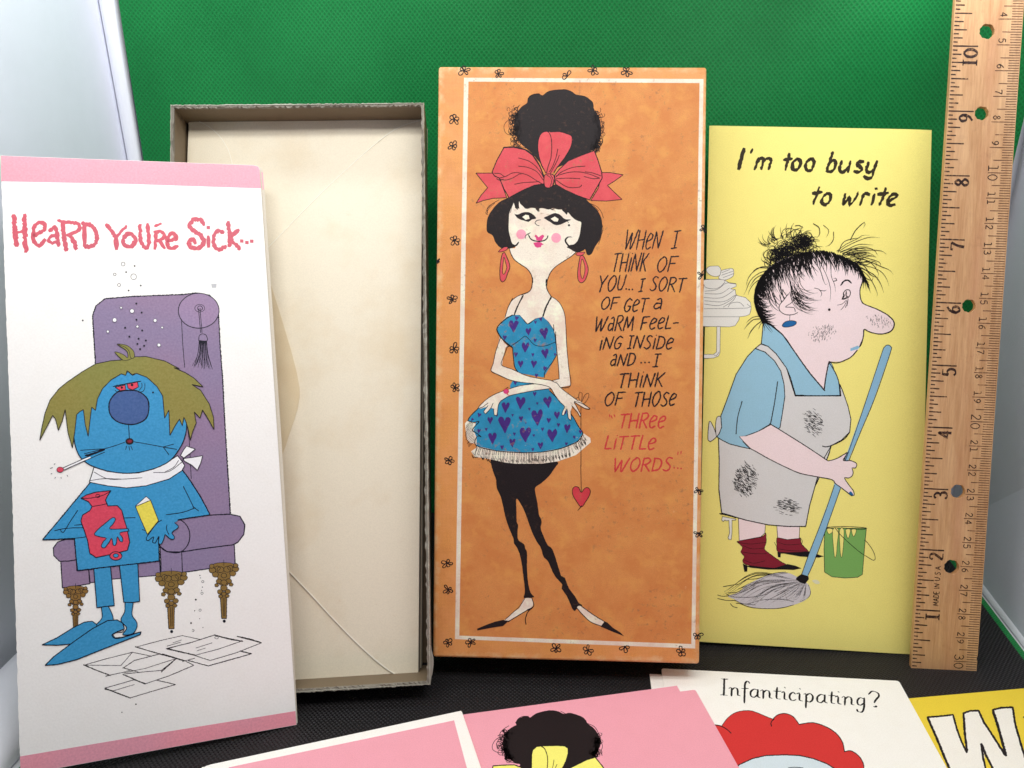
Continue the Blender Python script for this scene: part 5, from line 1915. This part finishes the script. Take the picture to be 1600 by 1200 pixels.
def rect_from(sh, p_left, p_right, width=None, length=8.6, anchor='L'):
    """a card whose far edge runs p_left-p_right and that comes towards the reader"""
    a_, b_ = Vector(sh.loc(*p_left)), Vector(sh.loc(*p_right))
    d = (b_ - a_).normalized()
    if width:
        if anchor == 'L':
            b_ = a_ + d * width * INCH
        else:
            a_ = b_ - d * width * INCH
    n = Vector((d.y, -d.x))
    return [tuple(a_), tuple(b_), tuple(b_ + n * length * INCH), tuple(a_ + n * length * INCH)]


def round_c(q, r, n=4, which=(0, 1, 2, 3)):
    out = []
    m = len(q)
    for i in range(m):
        p, a_, b_ = Vector(q[i]), Vector(q[i - 1]), Vector(q[(i + 1) % m])
        if i not in which:
            out.append(tuple(p))
            continue
        u, v = (a_ - p).normalized() * r, (b_ - p).normalized() * r
        for j in range(n + 1):
            t = j / n
            out.append(tuple(p + u * (1 - t) ** 2 + v * t ** 2))
    return out


# yellow card with a big W
r, sh = floor_card("greeting_card", "bright yellow card with a big outlined letter W lying below the ruler", .9, 1423, 1090.6)
qd = rect_from(sh, (1372, 1095.4), (1600, 1075.5), 3.8)
slab_uv(qd, "front_leaf", m_wy, .0004, 0, r)
slab_uv([(x + .0004, y - .0003) for x, y in qd], "back_leaf", m_white, .0004, -.0005, r)
a = Art(sh, "lettering", "large white letter W with black outline", low=True)
W_ = pts("L 735,748 850,738 968,725 1000,850 1040,960 1085,1050 1082,900 1055,712 1120,690 1195,688 1240,790 1340,940 1425,1075 1390,950 1350,800 1320,682 1400,662 1500,658 1520,800 1570,980 1600,1060 1640,1200 1500,1330 1440,1400 1330,1230 1240,1040 1265,1180 1320,1400 1200,1460 1090,1460 980,1300 900,1130 820,930")
a.poly(W_, 'paperwhite')
for st, w_ in (("735,748 850,738 968,725", 2.6), ("738,748 820,930 900,1130 980,1300 1090,1460", 3.4), ("968,728 1000,850 1040,960 1085,1055", 2.8), ("1060,712 1072,900 1092,1050", 3.4), ("1055,712 1120,690 1195,688", 2.8), ("1195,688 1240,790 1340,940 1430,1085", 3.0), ("1320,682 1365,820 1400,950 1440,1090", 4.0), ("1322,680 1400,662 1500,658", 2.8), ("1500,660 1520,800 1570,980 1640,1200", 3.2), ("1218,985 1260,1090 1330,1230 1440,1400", 3.6), ("1215,985 1235,1120 1265,1230", 2.6)):
    a.line("L " + st, w_ * 1.1, 'softblack', sm=False)
a.fill("L 1205,985 1222,980 1238,1010 1260,1090 1240,1060", 'softblack', sm=False)
a.fill("L 1068,1040 1085,1030 1100,1060 1085,1070", 'softblack', sm=False)
a.fill("L 1242,1045 1262,1100 1330,1240 1420,1390 1300,1420 1262,1240", 'wyellow', sm=False)
a.line("L 1215,985 1240,1120 1275,1300", 2.8, 'softblack', sm=False)
a.line("L 1222,985 1262,1090 1340,1240", 3.4, 'softblack', sm=False)
a.line("L 1596,745 1640,760 1660,900", 3, 'softblack', sm=False)
a.done()

# white card "Infanticipating?"
r, sh = floor_card("greeting_card", "white card reading Infanticipating above a red-haired head, lying flat below the mop", 1.9, 1033.3, 1044.3)
qd = rect_from(sh, (1033.3, 1044.3), (1404.5, 1063.8))
slab_uv(round_c(qd, .0012), "front_leaf", m_white, .0004, 0, r)
b2 = [sh.loc(1015, 1051.5), sh.loc(1380, 1069)]
dv = (Vector(b2[1]) - Vector(b2[0])).normalized()
nv2 = Vector((dv.y, -dv.x))
slab_uv([tuple(Vector(b2[0])), tuple(Vector(b2[1])), tuple(Vector(b2[1]) + nv2 * .21), tuple(Vector(b2[0]) + nv2 * .21)], "back_leaf", m_white, .0004, -.0005, r)
a = Art(sh, "lettering", "black calligraphic word: Infanticipating?", low=True)
NR = (radians(118), .22)
bx0, by0, bx1, by1 = 30, 262, 1430, 374
for c, xa, xb in (("I", 32, 96), ("n", 108, 210), ("f", 218, 280), ("a", 292, 388), ("n", 390, 495), ("t", 503, 572), ("i", 578, 632), ("c", 642, 706), ("i", 712, 768), ("p", 776, 868), ("a", 886, 988), ("t", 996, 1056), ("i", 1056, 1114), ("n", 1118, 1228), ("g", 1245, 1335), ("?", 1352, 1448)):
    f0, f1 = (xa - bx0) / (bx1 - bx0), (xb - bx0) / (bx1 - bx0)
    hh = 146 if c != '?' else 140
    word(a, 'Q', c, xa, by0 + (by1 - by0) * f0, xb, by0 + (by1 - by0) * f1, hh, 3.2, font=ROMAN, slant=.03, col='black', nib=(radians(-12), .24), jit=.06, wob=0)
a.dot(1421, 366, 12, "black", "Q", ry=9)
a.done()
a = Art(sh, "printed_head", "scalloped red hair above a pale blue face")
a.poly(smooth(pts("Q -60,560 -20,530 0,530 42,542")) + smooth(pts("Q 42,542 100,465 180,415 290,402 370,425 440,455 500,478")) + smooth(pts("Q 500,478 545,440 610,428 680,455 735,525"))
       + smooth(pts("Q 735,525 850,510 960,540 1060,600 1120,680 1140,768")) + smooth(pts("Q 1140,768 1200,762 1270,810 1310,880 1310,950 1280,1060")) + pts("Q -60,1060"), 'scarlet')
for st, w_ in (("-40,530 0,532 42,542 90,570 128,604", 1.5), ("42,542 100,465 180,415 290,402 370,425 440,455 500,478", 1.0), ("510,478 490,498 482,520 490,542", 1.6), ("500,478 545,440 610,428 680,455 735,525", 1.3), ("735,525 850,510 960,540 1060,600 1120,680 1140,768", 1.4), ("1140,768 1200,762 1270,810 1310,880 1310,950", 1.4)):
    a.line("Q " + st, w_, 'black')
a.outlined("Q 130,960 200,885 320,830 440,803 600,797 740,803 860,830 980,875 1060,925 1120,980 1100,1060 130,1060", 'iceblue', 1.7, 'black', sm=False)
a.line("Q 640,912 700,908 770,914", 1.2, 'black')
a.done()

# pink card with the black bun and yellow bow
r, sh = floor_card("greeting_card", "pink card with a black hairdo and yellow bow lying before the orange box", 3.0, 722, 1115)
qa = rect_from(sh, (722.5, 1115), (1057.8, 1069.8), 3.75, anchor='R')
slab_uv(qa, "back_leaf", m_cp, .0004, -.0005, r)
qb = rect_from(sh, (722.5, 1123), (1086.3, 1077.6), 3.75, anchor='R')
slab_uv(round_c(qb, .0010), "front_leaf", m_cp, .0004, 0, r)
a = Art(sh, "printed_bun", "round black curly bun")
a.fill("S 570,330 600,290 650,265 700,262 720,275 780,235 860,210 940,198 1010,208 1070,235 1130,225 1190,240 1260,265 1305,305 1320,335 1380,380 1420,430 1450,500 1455,560 1430,620 1400,680 1440,800 1440,840 640,840 620,765 560,745 500,700 460,650 440,580 440,500 480,420 540,370 580,350", 'hairblack', jit=.2)
a.hold = True
curls(a, [(430, 540, 22, 45), (460, 620, 18, 30), (500, 690, 22, 22), (470, 470, 20, 30)], 'S', 80, 10, 36)
curls(a, [(1420, 560, 20, 45), (1425, 630, 14, 25), (1430, 500, 12, 30), (1395, 650, 22, 14)], 'S', 60, 10, 30)
for st in ("440,470 370,500 330,560 335,610 390,640 450,640", "500,360 430,410 400,470 420,520", "470,440 400,500 370,560 400,600", "570,330 600,285 650,262 705,262", "1040,208 1090,235", "1320,335 1390,370 1430,430 1460,520 1475,580 1450,640", "460,660 470,710 510,735 600,755"):
    a.line("S " + st, .9, 'hairblack')
a.hold = False
a.done()
a = Art(sh, "printed_bow", "yellow hair bow")
a.outlined("S 735,900 738,660 750,610 790,578 840,570 1000,566 1080,570 1118,595 1118,650 1095,730 1060,800 1000,900", 'lemon', 1.4, 'black', sm=False)
a.line("S 835,572 870,595 895,650 905,720 900,800 890,860", 1.4, 'black')
a.line("S 970,715 965,760 955,800", .9, 'black')
a.line("S 1002,762 985,800", .9, 'black')
a.outlined("S 335,778 420,772 560,768 640,800 720,870 700,1000 300,1000 320,900", 'lemon', 1.6, 'black', sm=False)
a.outlined("S 1140,800 1220,760 1310,715 1400,688 1490,800 1560,900 1500,1000 1080,1000", 'lemon', 1.6, 'black', sm=False)
a.done()

# pink card with a white border
r, sh = floor_card("greeting_card", "plain pink card with a white border, lying flat in the foreground", 4.6, 720, 1111)
qd = rect_from(sh, (313, 1198), (720.3, 1110.6))
slab_uv(round_c(qd, .0035, which=(0,)), "front_leaf", m_white, .0005, 0, r)
slab_uv([(x + .0003, y + .0003) for x, y in qd], "back_leaf", m_white, .0004, -.0006, r)
a = Art(sh, "pink_panel", "flat pink printed panel")
c0 = Vector(sh.loc(357.5, 1199))
c1 = Vector(sh.loc(709.5, 1125.6))
c2 = Vector(sh.loc(729.5, 1200))
d = (c1 - c0).normalized()
n_ = (c2 - c1).normalized()
m = a.slot(INKS['cardpink'], 'cardpink')
w = a.w()
cs = [c0, c1, c1 + n_ * .19, c0 + n_ * .19]
a.v += [Vector((p.x, p.y, w)) for p in cs]
a.f.append((0, 1, 2, 3))
a.mi.append(m)
a.done()

# ------------------------------------------------------------------ report sizes
tot = sum(len(o.data.polygons) for o in bpy.data.objects if o.type == 'MESH')
print("POLYS", tot)
